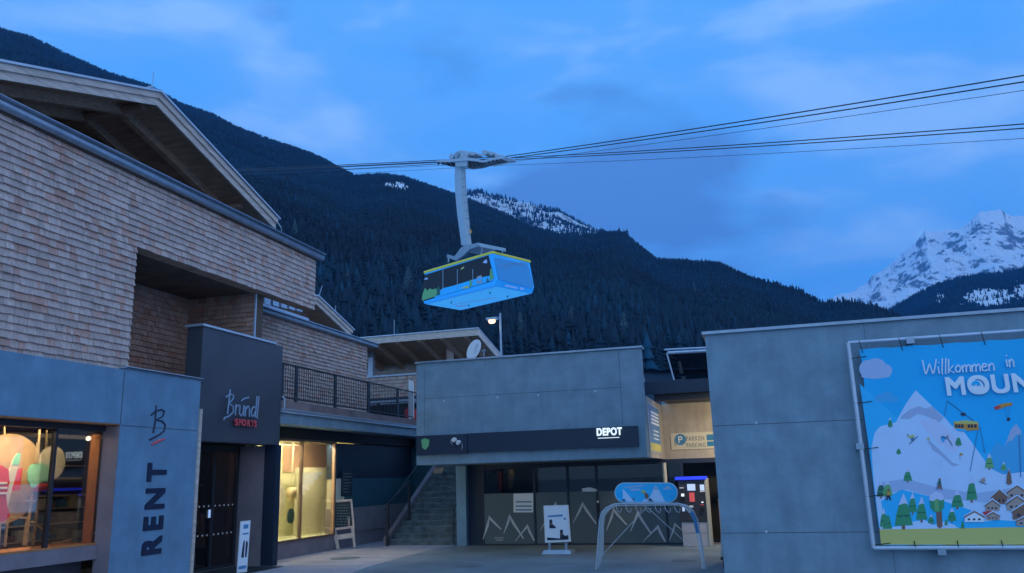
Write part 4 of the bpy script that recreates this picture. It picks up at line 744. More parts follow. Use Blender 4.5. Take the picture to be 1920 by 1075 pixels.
# sheet with gentle ripples along the edges
m = MB(); nxs = 60; zTb = g(1611, 656).z; zBb = g(1652, 1022).z
def edge(x, top): return (0.012 * math.sin(x * 5.3) ** 2)
col = [(xb0 * (1 - t) + xb1 * t * 1.0) for t in (0, 1)]
pts = [Vector((xb0 + .02 * abs(math.sin(k * 1.1)), YB, zTb + (zBb - zTb) * k / 14)) for k in range(15)] + [Vector((xb1 + (8.35 - xb1) * k / 40, YB, zBb - .010 * abs(math.sin(k * 1.05)))) for k in range(1, 41)] + [Vector((8.35, YB, zTb))] + [Vector((8.35 - (8.35 - xb0) * k / 40, YB, zTb + .02 - .022 * abs(math.sin(k * .9)))) for k in range(1, 40)]
m.prism(pts, (0, .006, 0)); m.build('sheet', 'sky_print', bn)
prm = ['snow_print', 'sky_print_light', 'snow_shade', 'green', 'green_light', 'green_dark', 'yellow_print', 'orange_print', 'brown_print', 'tan_print', 'cloud_print', 'cloud_print_faint', 'letter_dark', 'red', 'white_print', 'snow_pink', 'cabin_blue_dark', 'sky_print']
PI_ = {n_: i for i, n_ in enumerate(prm)}; art = MB()
def D(matn, k, *pts):
    NL[0] += 1; k = NL[0]; art.prism([g(x, y, k) for x, y in pts], (0, .00004, 0), PI_[matn])
def blob(matn, k, cx, cy, rx, ry, n_=20, j=0): D(matn, k, *[(cx + rx * math.cos(2 * math.pi * i / n_) * (1 + j * math.sin(i * 2.4)), cy + ry * math.sin(2 * math.pi * i / n_) * (1 + j * math.cos(i * 1.7))) for i in range(n_)])
D('sky_print_light', 1, (1612, 720), (1640, 745), (1700, 800), (1760, 830), (1850, 850), (1960, 800), (2000, 900), (2000, 990), (1648, 990), (1628, 830))
for c in ((1628, 692, 17, 17), (1642, 690, 20, 18), (1660, 695, 13, 12)): blob('cloud_print', 2, *c)
D('cloud_print', 2, (1614, 695), (1672, 694), (1668, 707), (1640, 711), (1616, 708))
for c in ((1652, 747, 12, 8), (1663, 743, 12, 9), (1674, 749, 11, 6)): blob('cloud_print_faint', 2, *c)
# far blue peaks, main mountain
D('cloud_print_faint', 2, (1836, 905), (1852, 858), (1862, 840), (1870, 828), (1877, 834), (1884, 838), (1895, 806), (1905, 795), (1915, 808), (1935, 835), (1960, 800), (2010, 870), (2010, 920), (1845, 922))
D('snow_shade', 3, (1884, 838), (1895, 806), (1905, 795), (1915, 808), (1912, 818), (1906, 815), (1898, 826), (1890, 828))
D('snow_print', 3, (1717, 732), (1752, 766), (1772, 784), (1784, 798), (1806, 808), (1822, 830), (1845, 862), (1860, 880), (1880, 890), (1920, 885), (2000, 880), (2000, 995), (1650, 995), (1638, 900), (1634, 840), (1640, 812), (1650, 800), (1680, 792), (1685, 782), (1700, 755))
D('snow_shade', 4, (1690, 780), (1706, 768), (1722, 762), (1736, 766), (1748, 762), (1760, 775), (1770, 784), (1762, 792), (1748, 786), (1735, 780), (1720, 776), (1706, 786), (1688, 786))
D('snow_pink', 4, (1724, 790), (1752, 786), (1772, 800), (1800, 830), (1790, 850), (1760, 830), (1740, 812))
D('snow_shade', 4, (1742, 826), (1760, 842), (1786, 868), (1800, 872), (1786, 875), (1766, 856), (1748, 844))
D('cloud_print', 4, (1648, 905), (1700, 898), (1760, 915), (1830, 925), (1900, 915), (2000, 920), (2000, 940), (1840, 942), (1760, 935), (1700, 918), (1648, 930))
D('sky_print_light', 5, (1652, 940), (1690, 918), (1740, 930), (1830, 960), (1850, 985), (1830, 992), (1700, 985), (1660, 990)); D('sky_print_light', 5, (1800, 985), (1870, 975), (2000, 985), (2000, 994), (1820, 994))
D('snow_print', 6, (1700, 990), (1712, 978), (1735, 976), (1750, 985), (1770, 978), (1790, 985), (1800, 993), (1700, 993))
D('yellow_print', 7, (1649, 993), (2010, 987), (2010, 1021.5), (1652, 1021.5))
def tree(cx, yb, w_, h_, c='green', c2='green_dark', trunk=True, sn=True, k=8):
    if trunk: D('brown_print', k, (cx - w_ * .1, yb - h_ * .15), (cx + w_ * .1, yb - h_ * .15), (cx + w_ * .1, yb), (cx - w_ * .1, yb))
    b = yb - h_ * (.12 if trunk else 0); D(c, k + 1, (cx - w_ * .5, b), (cx - w_ * .42, b - h_ * .35), (cx - w_ * .2, b - h_ * .8), (cx, b - h_ * .85), (cx + w_ * .2, b - h_ * .8), (cx + w_ * .4, b - h_ * .35), (cx + w_ * .55, b - h_ * .02))
    D(c2, k + 2, (cx - w_ * .46, b - h_ * .33), (cx + w_ * .44, b - h_ * .36), (cx + w_ * .2, b - h_ * .28), (cx, b - h_ * .31), (cx - w_ * .22, b - h_ * .26))
    if sn: D('snow_pink', k + 3, (cx - w_ * .3, b - h_ * .66), (cx, b - h_ * 1.05), (cx + w_ * .28, b - h_ * .68), (cx + w_ * .1, b - h_ * .73), (cx - w_ * .1, b - h_ * .7))
for a in ((1669, 803, 9, 18), (1685, 853, 9, 13), (1702, 905, 16, 24), (1797, 838, 12, 20), (1795, 955, 22, 32), (1822, 943, 20, 44), (1711, 965, 16, 36), (1728, 980, 20, 42), (1785, 980, 16, 24), (1746, 983, 12, 16)): tree(*a)
tree(1694, 993, 32, 58); tree(1652, 935, 16, 30, 'green_dark', 'green'); tree(1664, 934, 18, 30, 'green_light', 'green'); tree(1657, 992, 14, 34, 'green', 'green_dark'); tree(1664, 992, 16, 30, 'green', 'green_dark', False, False)
tree(1774, 985, 6, 12, trunk=False, sn=False); tree(1805, 991, 7, 16, trunk=False, sn=False); tree(1855, 881, 16, 27, 'green_light'); tree(1882, 882, 10, 16, 'green_light', trunk=False); tree(1892, 910, 10, 28, 'green_dark')
D('brown_print', 9, (1755, 958), (1766, 958), (1767, 987), (1762, 991), (1757, 987)); D('green', 10, (1743, 938), (1770, 936), (1770, 952), (1763, 960), (1752, 960), (1745, 953)); D('green_light', 11, (1752, 936), (1760, 936), (1760, 960), (1753, 958)); D('snow_pink', 12, (1742, 938), (1744, 928), (1754, 922), (1766, 925), (1771, 936), (1764, 939), (1757, 935), (1750, 940))
# gondola picture, cable, pylons
def line(matn, k, x0, y0, x1, y1, w_=1.0):
    dx, dy = x1 - x0, y1 - y0; l_ = math.hypot(dx, dy); nx, ny = -dy / l_ * w_ / 2, dx / l_ * w_ / 2; D(matn, k, (x0 + nx, y0 + ny), (x1 + nx, y1 + ny), (x1 - nx, y1 - ny), (x0 - nx, y0 - ny))
line('letter_dark', 6, 1776, 752, 1832, 794, 1.0); line('cabin_blue_dark', 6, 1776, 752, 1771, 780, 1.2); line('cabin_blue_dark', 6, 1835, 800, 1819, 884, 1.3); line('cabin_blue_dark', 6, 1837, 800, 1847, 850, 1.3); line('cabin_blue_dark', 6, 1911, 815, 1914, 895, 1.6)
blob('letter_dark', 7, 1806, 777, 5, 3)
D('orange_print', 8, (1788, 791), (1810, 788), (1834, 791), (1835, 806), (1813, 808), (1790, 804)); D('yellow_print', 9, (1788, 791), (1810, 788), (1834, 791), (1834, 795), (1812, 795), (1790, 794)); D('sky_print_light', 9, (1791, 803), (1812, 806), (1812, 810), (1795, 808))
for x in (1791, 1796.5, 1802, 1814.5, 1820, 1826.5): D('letter_dark', 10, (x, 796), (x + 4.5, 796), (x + 4.5, 802.5), (x, 802.5))
# paraglider, skiers, hikers
D('orange_print', 6, (1870, 760), (1884, 756), (1898, 755), (1898, 760), (1884, 763), (1873, 768)); D('red', 7, (1863, 764), (1872, 760), (1878, 764), (1868, 769)); D('letter_dark', 7, (1888, 784), (1894, 783), (1893, 790), (1888, 789)); line('cabin_blue_dark', 6, 1884, 764, 1889, 784, .6); line('cabin_blue_dark', 6, 1893, 762, 1891, 784, .6)
def skier(cx, cy, c1, c2, f): 
    D(c1, 7, (cx - 6 * f, cy - 3), (cx + 4 * f, cy - 6), (cx + 6 * f, cy - 1), (cx - 4 * f, cy + 1)); D(c2, 8, (cx, cy - 1), (cx + 5 * f, cy), (cx + 3 * f, cy + 6), (cx - 1 * f, cy + 5)); blob('tan_print', 9, cx - 7 * f, cy - 5, 1.8, 2); line('letter_dark', 9, cx - 6 * f if f < 0 else cx - 4, cy + 12 if f > 0 else cy - 3, cx + 12 if f > 0 else cx + 16, cy - 3 if f > 0 else cy + 13, 1.2)
skier(1709, 821, 'yellow_print', 'cabin_blue_dark', 1); skier(1770, 823, 'cabin_blue', 'cabin_blue_dark', -1) if False else skier(1770, 823, 'cabin_blue_dark', 'sky_print', -1)
D('yellow_print', 7, (1738, 822), (1742, 820), (1743, 824), (1739, 825)); line('tan_print', 7, 1741, 824, 1744, 835, .7); line('tan_print', 7, 1800, 850, 1800, 862, .8); D('orange_print', 8, (1800, 849), (1807, 852), (1800, 855))
def hiker(cx, cy, c1, c2):
    D(c1, 13, (cx - 3, cy - 7), (cx + 2, cy - 8), (cx + 3, cy), (cx - 3, cy)); D(c2, 14, (cx - 3, cy), (cx + 3, cy), (cx + 5, cy + 9), (cx + 2, cy + 9), (cx, cy + 3), (cx - 2, cy + 9), (cx - 4, cy + 9)); blob('brown_print', 14, cx, cy - 10, 2, 2.4); line('letter_dark', 14, cx - 6, cy + 9, cx - 4, cy - 4, .8)
hiker(1666, 929, 'orange_print', 'letter_dark'); hiker(1762, 909, 'green_dark', 'brown_print'); D('tan_print', 7, (1838, 900), (1846, 895), (1848, 902), (1842, 907)); line('letter_dark', 7, 1835, 903, 1850, 908, 1)
# village
def house(x, y, w_, h_, wall, k=8):
    D(wall, k, (x, y), (x, y - h_ * .5), (x + w_ * .5, y - h_), (x + w_, y - h_ * .5), (x + w_, y)); D('brown_print', k + 1, (x - 2, y - h_ * .48), (x + w_ * .5, y - h_ - 2), (x + w_ + 2, y - h_ * .48), (x + w_ + 1, y - h_ * .36), (x + w_ * .5, y - h_ + 2), (x - 1, y - h_ * .36)); D('snow_print', k + 2, (x - 3, y - h_ * .55), (x + w_ * .5, y - h_ - 4), (x + w_ + 3, y - h_ * .55), (x + w_ + 3, y - h_ * .47), (x + w_ * .5, y - h_ - 1), (x - 3, y - h_ * .47))
    for i in range(3): D('letter_dark', k + 2, (x + w_ * (.15 + .27 * i), y - h_ * .34), (x + w_ * (.28 + .27 * i), y - h_ * .34), (x + w_ * (.28 + .27 * i), y - h_ * .16), (x + w_ * (.15 + .27 * i), y - h_ * .16))
house(1860, 945, 28, 26, 'brown_print', 7); house(1889, 935, 36, 24, 'tan_print', 7); house(1848, 958, 26, 20, 'tan_print', 10); house(1888, 957, 38, 26, 'tan_print', 10); D('red', 12, (1842, 960), (1864, 957), (1868, 966), (1846, 966)); house(1850, 975, 24, 14, 'tan_print', 12); house(1809, 979, 36, 20, 'white_print', 13); house(1899, 974, 50, 30, 'brown_print', 13); house(1906, 986, 40, 18, 'tan_print', 16)
D('brown_print', 9, (1888, 908), (1896, 908), (1896, 892), (1892, 880), (1888, 892))
art.build('printed_picture', prm, bn)
strokes('lettering', 'Willkommen', ay(1731, 703, YB - .045), (1, 0, 0), (0, 0, 1), .245, .0115, 'white_print', bn, sx=1.25, slant=.08); strokes('lettering', 'in', ay(1887, 689, YB - .045), (1, 0, 0), (0, 0, 1), .25, .0115, 'white_print', bn, slant=.06)
lm = text('lettering', 'MOUNT', ay(1774, 741, YB - .045), (1, 0, 0), (0, 0, 1), .405, 'white_print', bn, .003, .013, 0, .985, 1.07)
c0 = ay(1830, 725, YB - .006); m = MB(); m.disc((c0.x, YB - .050, c0.z), (0, -1, 0), .10, .002, 20); m.build('letter_disc', 'white_print', bn); m = MB(); m.prism([ay(x, y, YB - .058) for x, y in ((1821, 723), (1823, 717), (1830, 713), (1837, 717), (1840, 724), (1836, 722), (1834, 725), (1830, 720), (1826, 725), (1824, 722))], (0, .002, 0)); m.build('letter_mountain', 'sky_print', bn)
# cords
m = MB()
for k_ in range(5): zz = zTb - .12 - k_ * (zTb - zBb - .15) / 4; m = MB(); m.tube([(xb0 + .10, YB - .01, zz), (xL - .02, YP_ - .03, zz - .03)], .006, 6); m.build('cord', 'rubber', bn)
for k_ in range(12):
    xx = xb0 + .05 + k_ * .62; m = MB(); m.tube([(xx, YB - .01, zTb - .06), (xx - .04, YP_ - .03, zT + .02)], .006, 6); m.build('cord', 'rubber', bn)
    m = MB(); m.tube([(xx + .4, YB - .01, zBb + .06), (xx + .4, YP_ - .03, zB)], .007, 6); m.build('cord', 'rubber', bn)

# ------------------------------------------------------------------ street objects
# ski-pass ticket machine
tm = thing('ticket_machine', 'black and grey parking ticket machine with glowing blue top', 'machine', (-1.95, 22.5, 0)); YM = 22.35
A = lambda x, y, Y=YM: ay(x, y, Y)
xm0, xm1 = A(1274, 950).x, A(1328, 950).x; zm = A(1300, 979).z; zt_ = A(1300, 900).z
m = MB(); m.box(xm0 + .02, xm1 - .02, YM + .02, YM + .45, 0.0, zm); m.build('base_cabinet', 'machine_grey', tm, bevel=.01); m = MB(); m.box(xm0 + .021, xm1 - .021, YM + .015, YM + .02, zm * .55, zm * .56); m.build('cabinet_seam', 'joint', tm)
m = MB(); m.box(xm0, xm1 - .05, YM, YM + .46, zm + .003, zt_); m.build('front_panel', 'machine_black', tm, bevel=.01); m = MB(); m.box(xm1 - .048, xm1 + .03, YM - .01, YM + .46, 0, zt_ + .03); m.build('side_panel', 'machine_beige', tm, bevel=.006)
m = MB(); m.box(xm0 - .06, xm1 - .0, YM - .06, YM + .46, zt_ + .005, zt_ + .085); m.build('light_bar', 'glow_blue', tm, bevel=.01)
def pan(mn_, x0, y0, x1, y1, nm, dy=.004):
    m = MB(); a = A(x0, y0, YM - dy); b = A(x1, y1, YM - dy); m.box(a.x, b.x, YM - dy - .006, YM, b.z, a.z); return m.build(nm, mn_, tm)
pan('glow_screen', 1288, 908, 1304, 920, 'screen'); pan('glow_red', 1292, 924, 1303, 941, 'keypad'); pan('glow_screen', 1312, 909, 1321, 920, 'price_plate'); pan('white_print', 1312, 921, 1322, 922.5, 'price_plate'); pan('glow_white', 1277, 926, 1283, 931, 'coin_slot'); pan('white_print', 1274, 914, 1282, 916, 'coin_slot'); pan('glow_screen', 1279, 951, 1284, 959, 'ticket_slot'); pan('white_print', 1292, 948, 1300, 952, 'card_slot'); pan('glow_white', 1315, 941, 1319, 943, 'status_light'); pan('letter_red', 1313, 946, 1320, 947.5, 'status_light'); pan('black', 1313, 952, 1321, 960, 'receipt_tray', .03); pan('black', 1276, 932, 1284, 940, 'receipt_tray', .02)

# ski hook rack arch with oval sign
YRK = 17.1
def rack(lab, dx, ov_sign):
    t = thing('ski_rack', lab, 'rack', (-2.3 + dx, YRK, 0)); B_ = lambda x, y, Y=YRK: ay(x, y, Y) + Vector((dx, 0, 0))
    # blades: flat tapered legs bending into the top rail
    outl = [(1119, 1068), (1124, 975), (1128, 962), (1136, 953), (1148, 947), (1158, 945.5)]; inn = [(1122, 1066), (1132, 1038), (1132, 990), (1134, 968), (1143, 956), (1158, 948)]
    m = MB(); oo = [B_(*p) for p in outl]; ii = [B_(*p) for p in inn]
    for k_ in range(len(oo) - 1):
        m.hexa([oo[k_], ii[k_], ii[k_] + Vector((0, .03, 0)), oo[k_] + Vector((0, .03, 0)), oo[k_ + 1], ii[k_ + 1], ii[k_ + 1] + Vector((0, .03, 0)), oo[k_ + 1] + Vector((0, .03, 0))])
    m.build('leg', 'acrylic', t)
    outl = [(1325, 1066), (1318, 1040), (1311, 1000), (1306, 975), (1298, 958), (1286, 949), (1268, 945)]; inn = [(1316, 1068), (1311, 1040), (1305, 1000), (1300, 978), (1293, 963), (1283, 953), (1268, 947)]
    m = MB(); oo = [B_(*p) for p in outl]; ii = [B_(*p) for p in inn]
    for k_ in range(len(oo) - 1):
        m.hexa([oo[k_], ii[k_], ii[k_] + Vector((0, .03, 0)), oo[k_] + Vector((0, .03, 0)), oo[k_ + 1], ii[k_ + 1], ii[k_ + 1] + Vector((0, .03, 0)), oo[k_ + 1] + Vector((0, .03, 0))], 1 if 2 <= k_ <= 3 else 0)
    m.build('leg', ['acrylic', 'cabin_blue_dark'], t)
    m = MB(); m.tube([B_(*p) for p in ((1117, 1070), (1124, 975), (1128, 961), (1137, 952), (1150, 946), (1160, 944.5), (1270, 944), (1288, 948), (1300, 958), (1308, 975), (1316, 1020), (1323, 1068))], .012, 8); m.tube([B_(1157, 948), B_(1270, 947)], .010, 8); m.build('top_rail', 'metal_light', t)
    m = MB(); m.tube([B_(1130, 1040, YRK + .0), B_(1212, 952, YRK + .02)], .008, 6); m.tube([B_(1306, 1036), B_(1214, 952)], .008, 6); m.build('cross_brace', 'metal_light', t)
    for k_ in range(7):
        x = 1155.5 + k_ * 18.2; h0 = B_(x, 946); m = MB(); m.tube([h0, h0 + Vector((0, -.01, -.085))], .007, 6)
        h1 = h0 + Vector((.035, -.05, -.10)); m.tube([h0 + Vector((0, 0, -.07)), h1 + Vector((.0, 0, -.03)), h1 + Vector((.05, -.02, -.06)), h1 + Vector((.075, -.03, -.02)), h1 + Vector((.075, -.03, .03))], .006, 6); m.build('hook', 'metal_light', t)
    if ov_sign:
        def cap(x0, x1, yc, ry, Y): 
            a = []
            for k_ in range(13): th = math.pi / 2 + math.pi * k_ / 12; a.append(ay(x0 + ry * math.cos(th), yc - ry * math.sin(th) , Y))
            for k_ in range(13): th = -math.pi / 2 + math.pi * k_ / 12; a.append(ay(x1 + ry * math.cos(th), yc - ry * math.sin(th), Y))
            return a
        m = MB(); m.prism(cap(1171, 1252, 924, 19, YRK), (0, .03, 0)); m.build('sign_edge', 'metal_light', t)
        prs = ['sky_print_light', 'snow_print', 'cloud_print', 'yellow_print', 'brown_print', 'cabin_blue_dark', 'sky_print']
        m = MB(); m.prism(cap(1171, 1252, 924, 17.5, YRK - .002), (0, -.004, 0), 0); gg = lambda k_, *p: m.prism([ay(x, y, YRK - .007 - .002 * k_) for x, y in p], (0, .001, 0), PIx[k_])
        PIx = {}
        def dd(mi, lay, *p): m.prism([ay(x, y, YRK - .006 - .002 * lay) for x, y in p], (0, .001, 0), mi)
        dd(1, 1, (1168, 941), (1168, 917), (1184, 935), (1190, 941)); dd(1, 1, (1214, 941), (1222, 925), (1229, 909), (1237, 922), (1246, 938), (1248, 941)); dd(2, 2, (1225, 917), (1229, 909), (1234, 917), (1230, 920)); dd(1, 1, (1203, 941), (1212, 934), (1220, 935), (1226, 941))
        dd(2, 1, (1243, 918), (1247, 914), (1252, 911), (1256, 913), (1259, 918)); dd(3, 2, (1201, 921), (1207, 919), (1212, 923), (1209, 926), (1204, 924)); dd(4, 2, (1208, 924), (1215, 926), (1217, 931), (1213, 937), (1209, 933)); dd(5, 2, (1186, 934), (1190, 934), (1190, 939), (1186, 939)); dd(5, 2, (1165, 937), (1171, 935), (1174, 941), (1167, 941)); dd(6, 1, (1156, 926), (1166, 922), (1167, 934), (1158, 932)); dd(6, 1, (1255, 930), (1262, 928), (1266, 933), (1258, 939)); dd(2, 1, (1170, 913), (1195, 911), (1208, 909), (1208, 911), (1195, 914), (1172, 915)); dd(2, 1, (1178, 917), (1200, 916), (1200, 919), (1186, 921))
        m.build('sign_face', prs, t)
    return t
rack('arched metal hook rack with blue oval sign in front of the depot', 0, True)
rk2 = thing('ski_rack', 'narrow end of a second pale rack just showing beside the concrete building edge', 'rack', (-.8, 17.5, 0))
B2 = lambda x, y: ay(x, y, 17.5); m = MB(); m.prism([B2(1353, 955), B2(1357, 1000), B2(1358, 1044), B2(1351, 1044), B2(1351, 1000)], (0, .03, 0)); m.build('leg', 'acrylic', rk2); m = MB(); m.tube([B2(1352, 950), B2(1355, 1010), B2(1357, 1066)], .015, 6); m.box(B2(1354, 1045).x - .03, B2(1354, 1045).x + .03, 17.45, 17.5, B2(1354, 1050).z, B2(1354, 1044).z); m.build('top_rail', 'metal_dark', rk2)

# A-boards and posters
pb = thing('poster_stand', 'white framed poster of two ski boots on a grey footed stand before the depot', 'stand', (-5.2, 20.8, 0)); YA = 20.6; a = lambda x, y, d=0: ay(x, y, YA - d)
m = MB(); tl_, tr_, br_, bl_ = a(1019, 948.5), a(1065, 947), a(1070, 1016), a(1022, 1018)
m.hexa([bl_, br_, br_ + Vector((0, .05, 0)), bl_ + Vector((0, .05, 0)), tl_, tr_, tr_ + Vector((0, .05, 0)), tl_ + Vector((0, .05, 0))]); m.build('frame', 'white', pb)
m = MB(); m.prism([a(1022, 951, .003), a(1062.5, 950, .003), a(1066.5, 1012, .003), a(1025, 1014, .003)], (0, -.003, 0)); m.build('poster_sheet', 'white_print', pb)
prs = ['letter_dark', 'brown_print', 'poster_blue', 'navy_panel']; m = MB(); dd = lambda mi, *p: m.prism([a(x, y, .009) for x, y in p], (0, -.002, 0), mi)
def boot(x, y): dd(0, (x, y), (x + 5, y - 1), (x + 6, y + 8), (x + 12, y + 13), (x + 12, y + 16), (x, y + 16)); m.prism([a(px_, py_, .012) for px_, py_ in ((x + 1, y + 6), (x + 6, y + 6), (x + 6, y + 9), (x + 1, y + 9))], (0, -.002, 0), 1)
boot(1030, 975); boot(1050, 994); dd(2, (1027, 967), (1055, 965), (1055, 968.5), (1027, 970)); dd(3, (1026, 1008), (1050, 1010), (1065, 1003), (1066, 1010), (1066, 1012), (1026, 1013.5)); dd(2, (1057, 971), (1061, 971), (1061, 975), (1057, 975)); m.build('poster_print', prs, pb)
m = MB(); 
for x in (1030, 1061): c0 = a(x, 1018); m.box(c0.x - .03, c0.x + .03, YA, YA + .05, .08, c0.z)
m.build('post', 'metal_zinc', pb); c0 = a(1022, 1025); c1 = a(1071, 1025); m = MB(); m.hexa([(c0.x - .04, YA - .2, 0), (c1.x + .04, YA - .2, 0), (c1.x + .04, YA + .3, 0), (c0.x - .04, YA + .3, 0), (c0.x, YA - .15, .09), (c1.x, YA - .15, .09), (c1.x, YA + .25, .09), (c0.x, YA + .25, .09)]); m.build('foot', 'metal_zinc', pb)

ab = thing('sandwich_board', 'narrow white sandwich board with dark skis picture beside the shop doors', 'sign', (-10.6, 15.3, 0))
o_ = az(443, 1074, 0.02); XA = o_.x; aa = lambda x, y, d=0: ax(x, y, XA + d)
# board faces the camera side (seen at an angle)
pA = [apl(x, y, o_, Vector((.80, -.60, 0)).normalized()) for x, y in ((451, 978), (470, 976), (463, 1073), (444, 1075))]; nA = Vector((.80, -.60, 0)).normalized()
m = MB(); m.prism(pA, -nA * .04); m.build('frame', 'white', ab)
sA = lambda d, *p: [apl(x, y, o_ + nA * d, nA) for x, y in p]
m = MB(); m.prism(sA(.002, (453, 981), (468, 979), (461.5, 1068), (446, 1070)), nA * .002); m.build('poster_sheet', 'white_print', ab)
m = MB(); m.prism(sA(.006, (456, 1017), (458, 1012), (459, 1017), (457, 1046), (452, 1046)), nA * .002, 0); m.prism(sA(.006, (461, 1017), (463, 1013), (465, 1019), (462, 1045), (459, 1045)), nA * .002, 0); m.prism(sA(.006, (448, 1062), (462, 1060), (461, 1066), (447, 1068)), nA * .002, 1); m.prism(sA(.006, (455, 1000), (466, 999), (466, 1002), (455, 1003)), nA * .002, 1); m.prism(sA(.006, (457, 984), (466, 983), (465, 991), (456, 992)), nA * .002, 1); m.build('poster_print', ['letter_dark', 'poster_blue'], ab)
m = MB(); q_ = apl(458, 1073, o_, nA); m.prism([q_ + Vector((-.12, .12, -.02)), q_ + Vector((.02, .02, -.02)), q_ + Vector((.02, .35, -.02)), q_ + Vector((-.12, .4, -.02))], (0, 0, .03)); m.build('foot', 'metal_dark', ab)
m = MB(); m.box(-12.2, -10.9, 15.2, 17.4, .005, .015); tag(m.build('door_mat', 'rubber', None), 'dark rubber mat on the ground in front of the shop doors', 'mat')

cb = thing('chalkboard', 'wooden framed chalkboard easel beside the yellow lit window', 'sign', (-12.1, 22.4, 0)); o_ = Vector((-11.85, 21.9, 0)); nB = Vector((.45, -.89, 0)).normalized()
sB = lambda d, *p: [apl(x, y, o_ + nB * d, nB) for x, y in p]
m = MB(); m.prism(sB(0, (619, 939), (660, 936), (665, 990), (624, 995)), -nB * .04); m.build('frame', 'wood_pale', cb); m = MB(); m.prism(sB(.004, (623, 943), (657, 940), (661, 986), (627, 990)), nB * .003); m.build('board', 'chalkboard', cb)
m = MB(); rnd = random.Random(3)
for r_ in range(8):
    y = 947 + r_ * 5.2; x = 630
    while x < 652: w_ = rnd.uniform(2, 6); m.prism(sB(.009, (x, y), (x + w_, y - .5), (x + w_, y + .9), (x, y + 1.3)), nB * .002, 0); x += w_ + rnd.uniform(.8, 2.5)
m.prism(sB(.009, (652, 972), (656, 971), (656, 986), (653, 986)), nB * .002, 1); m.prism(sB(.010, (651, 969), (657, 968), (657, 973), (651, 974)), nB * .002, 0); m.build('chalk_writing', ['chalk', 'tan_print'], cb)
for p_ in (((623, 994), (630, 993), (637, 1029), (631, 1030)), ((658, 990), (664, 989), (667, 1026), (663, 1027))): m = MB(); m.prism(sB(-.0, *p_), -nB * .035); m.build('leg', 'wood_pale', cb)
m = MB(); m.prism(sB(.002, (627, 1004), (664, 999), (665, 1008), (629, 1013)), -nB * .02); m.build('crossbar', 'wood_pale', cb)
wm = thing('menu_board', 'black wall menu board with chalk lines right of the lit window', 'sign', (-12, 22.5, 1.5)); a0 = ax(641, 884, -11.99); b0 = ax(660, 930, -11.99)
m = MB(); m.box(-12.008, -11.985, a0.y, b0.y, b0.z, a0.z); m.build('board', 'chalkboard', wm); m = MB()
for r_ in range(7): zz = a0.z - .07 - r_ * (a0.z - b0.z - .1) / 7; m.box(-11.984, -11.982, a0.y + .08, a0.y + .08 + rnd.uniform(.3, .55), zz - .012, zz + .012)
m.build('chalk_writing', 'chalk', wm)
dc = thing('drain_cover', 'flat dark drain cover in the pavement by the chalkboard', 'drain', az(648, 1046, .01)); c0 = az(648, 1047, .006); m = MB(); m.disc(c0, (0, 0, 1), .38, .004, 24, up=(0, 1, 0)); m.build('plate', 'stone_step', dc)

# street lamp
slp = thing('street_lamp', 'tall street lamp with one lit warm head behind the depot', 'lamp', (-11.0, 35, 0)); xx = -11.0
m = MB(); m.tube([(xx, 35, 0), (xx, 35, 9.25)], [.07, .045], 12); m.build('pole', 'metal_zinc', slp)
h0 = ay(929, 598, 35); h1 = ay(915, 603, 35); m = MB(); m.tube([(xx, 35, h0.z + .05), (h0.x, 35, h0.z)], .04, 8); m.build('arm', 'metal_zinc', slp)
m = MB(); m.box(h1.x - .05, h0.x + .1, 34.85, 35.15, h1.z + .06, h1.z + .16); m.build('lamp_head', 'metal_zinc', slp); m = MB(); m.tube([(h1.x + .02, 35, h1.z), (h1.x + .08, 35, h1.z), (h0.x - .05, 35, h1.z), (h0.x, 35, h1.z)], [.04, .11, .11, .04], 14); m.build('lamp_glass', 'glow_lamp', slp, bevel=.03)
pt = bpy.data.lights.new('lamp_light', 'POINT'); pt.energy = 4; pt.color = (1, .78, .45); pt.shadow_soft_size = .15; po_ = bpy.data.objects.new('lamp_light', pt); C.objects.link(po_); po_.location = (h1.x + .15, 34.9, h1.z - .25); par(po_, slp)

# ------------------------------------------------------------------ display in the left shop window
XI = -12.25
def disp(name, lab, cat): return thing(name, lab, cat, (XI, 11, .94))
g1 = lambda x, y, X=XI: ax(x, y, X)
t = disp('display_disc', 'large tan round disc hanging in the left shop window', 'disc'); c0 = g1(11, 897, -12.6); m = MB(); m.disc((-12.6, c0.y, c0.z), (1, 0, 0), .76, .03, 48); m.build('disc', 'disc_tan', t); m = MB(); m.tube([g1(8, 826, -12.58), g1(8, 800, -12.58)], .02, 8); m.build('hanger', 'brass', t)
t = disp('display_disc', 'shiny pale round disc hanging right of the large tan one', 'disc'); c0 = g1(96, 868, -12.5); m = MB(); m.disc((-12.5, c0.y, c0.z), (1, 0, 0), .30, .03, 32); m.build('disc', 'disc_pale', t); m = MB(); m.tube([g1(87, 842, -12.5), g1(88, 806, -12.5)], .018, 8); m.build('hanger', 'brass', t)
t = disp('display_disc', 'mint green snowboard nose shape hanging before the pale disc', 'disc'); m = MB(); m.prism([g1(x, y, -12.3) for x, y in ((58, 873), (66, 870), (80, 868), (90, 873), (98, 882), (100, 895), (90, 903), (80, 903), (72, 908), (66, 915), (58, 912), (53, 900), (53, 885))], (-.03, 0, 0)); m.build('board', 'mint', t); m = MB(); m.tube([g1(71, 869, -12.3), g1(74, 806, -12.3)], .02, 8); m.tube([g1(67, 868, -12.3), g1(70, 830, -12.3)], .014, 8); m.build('hanger', 'brass', t)
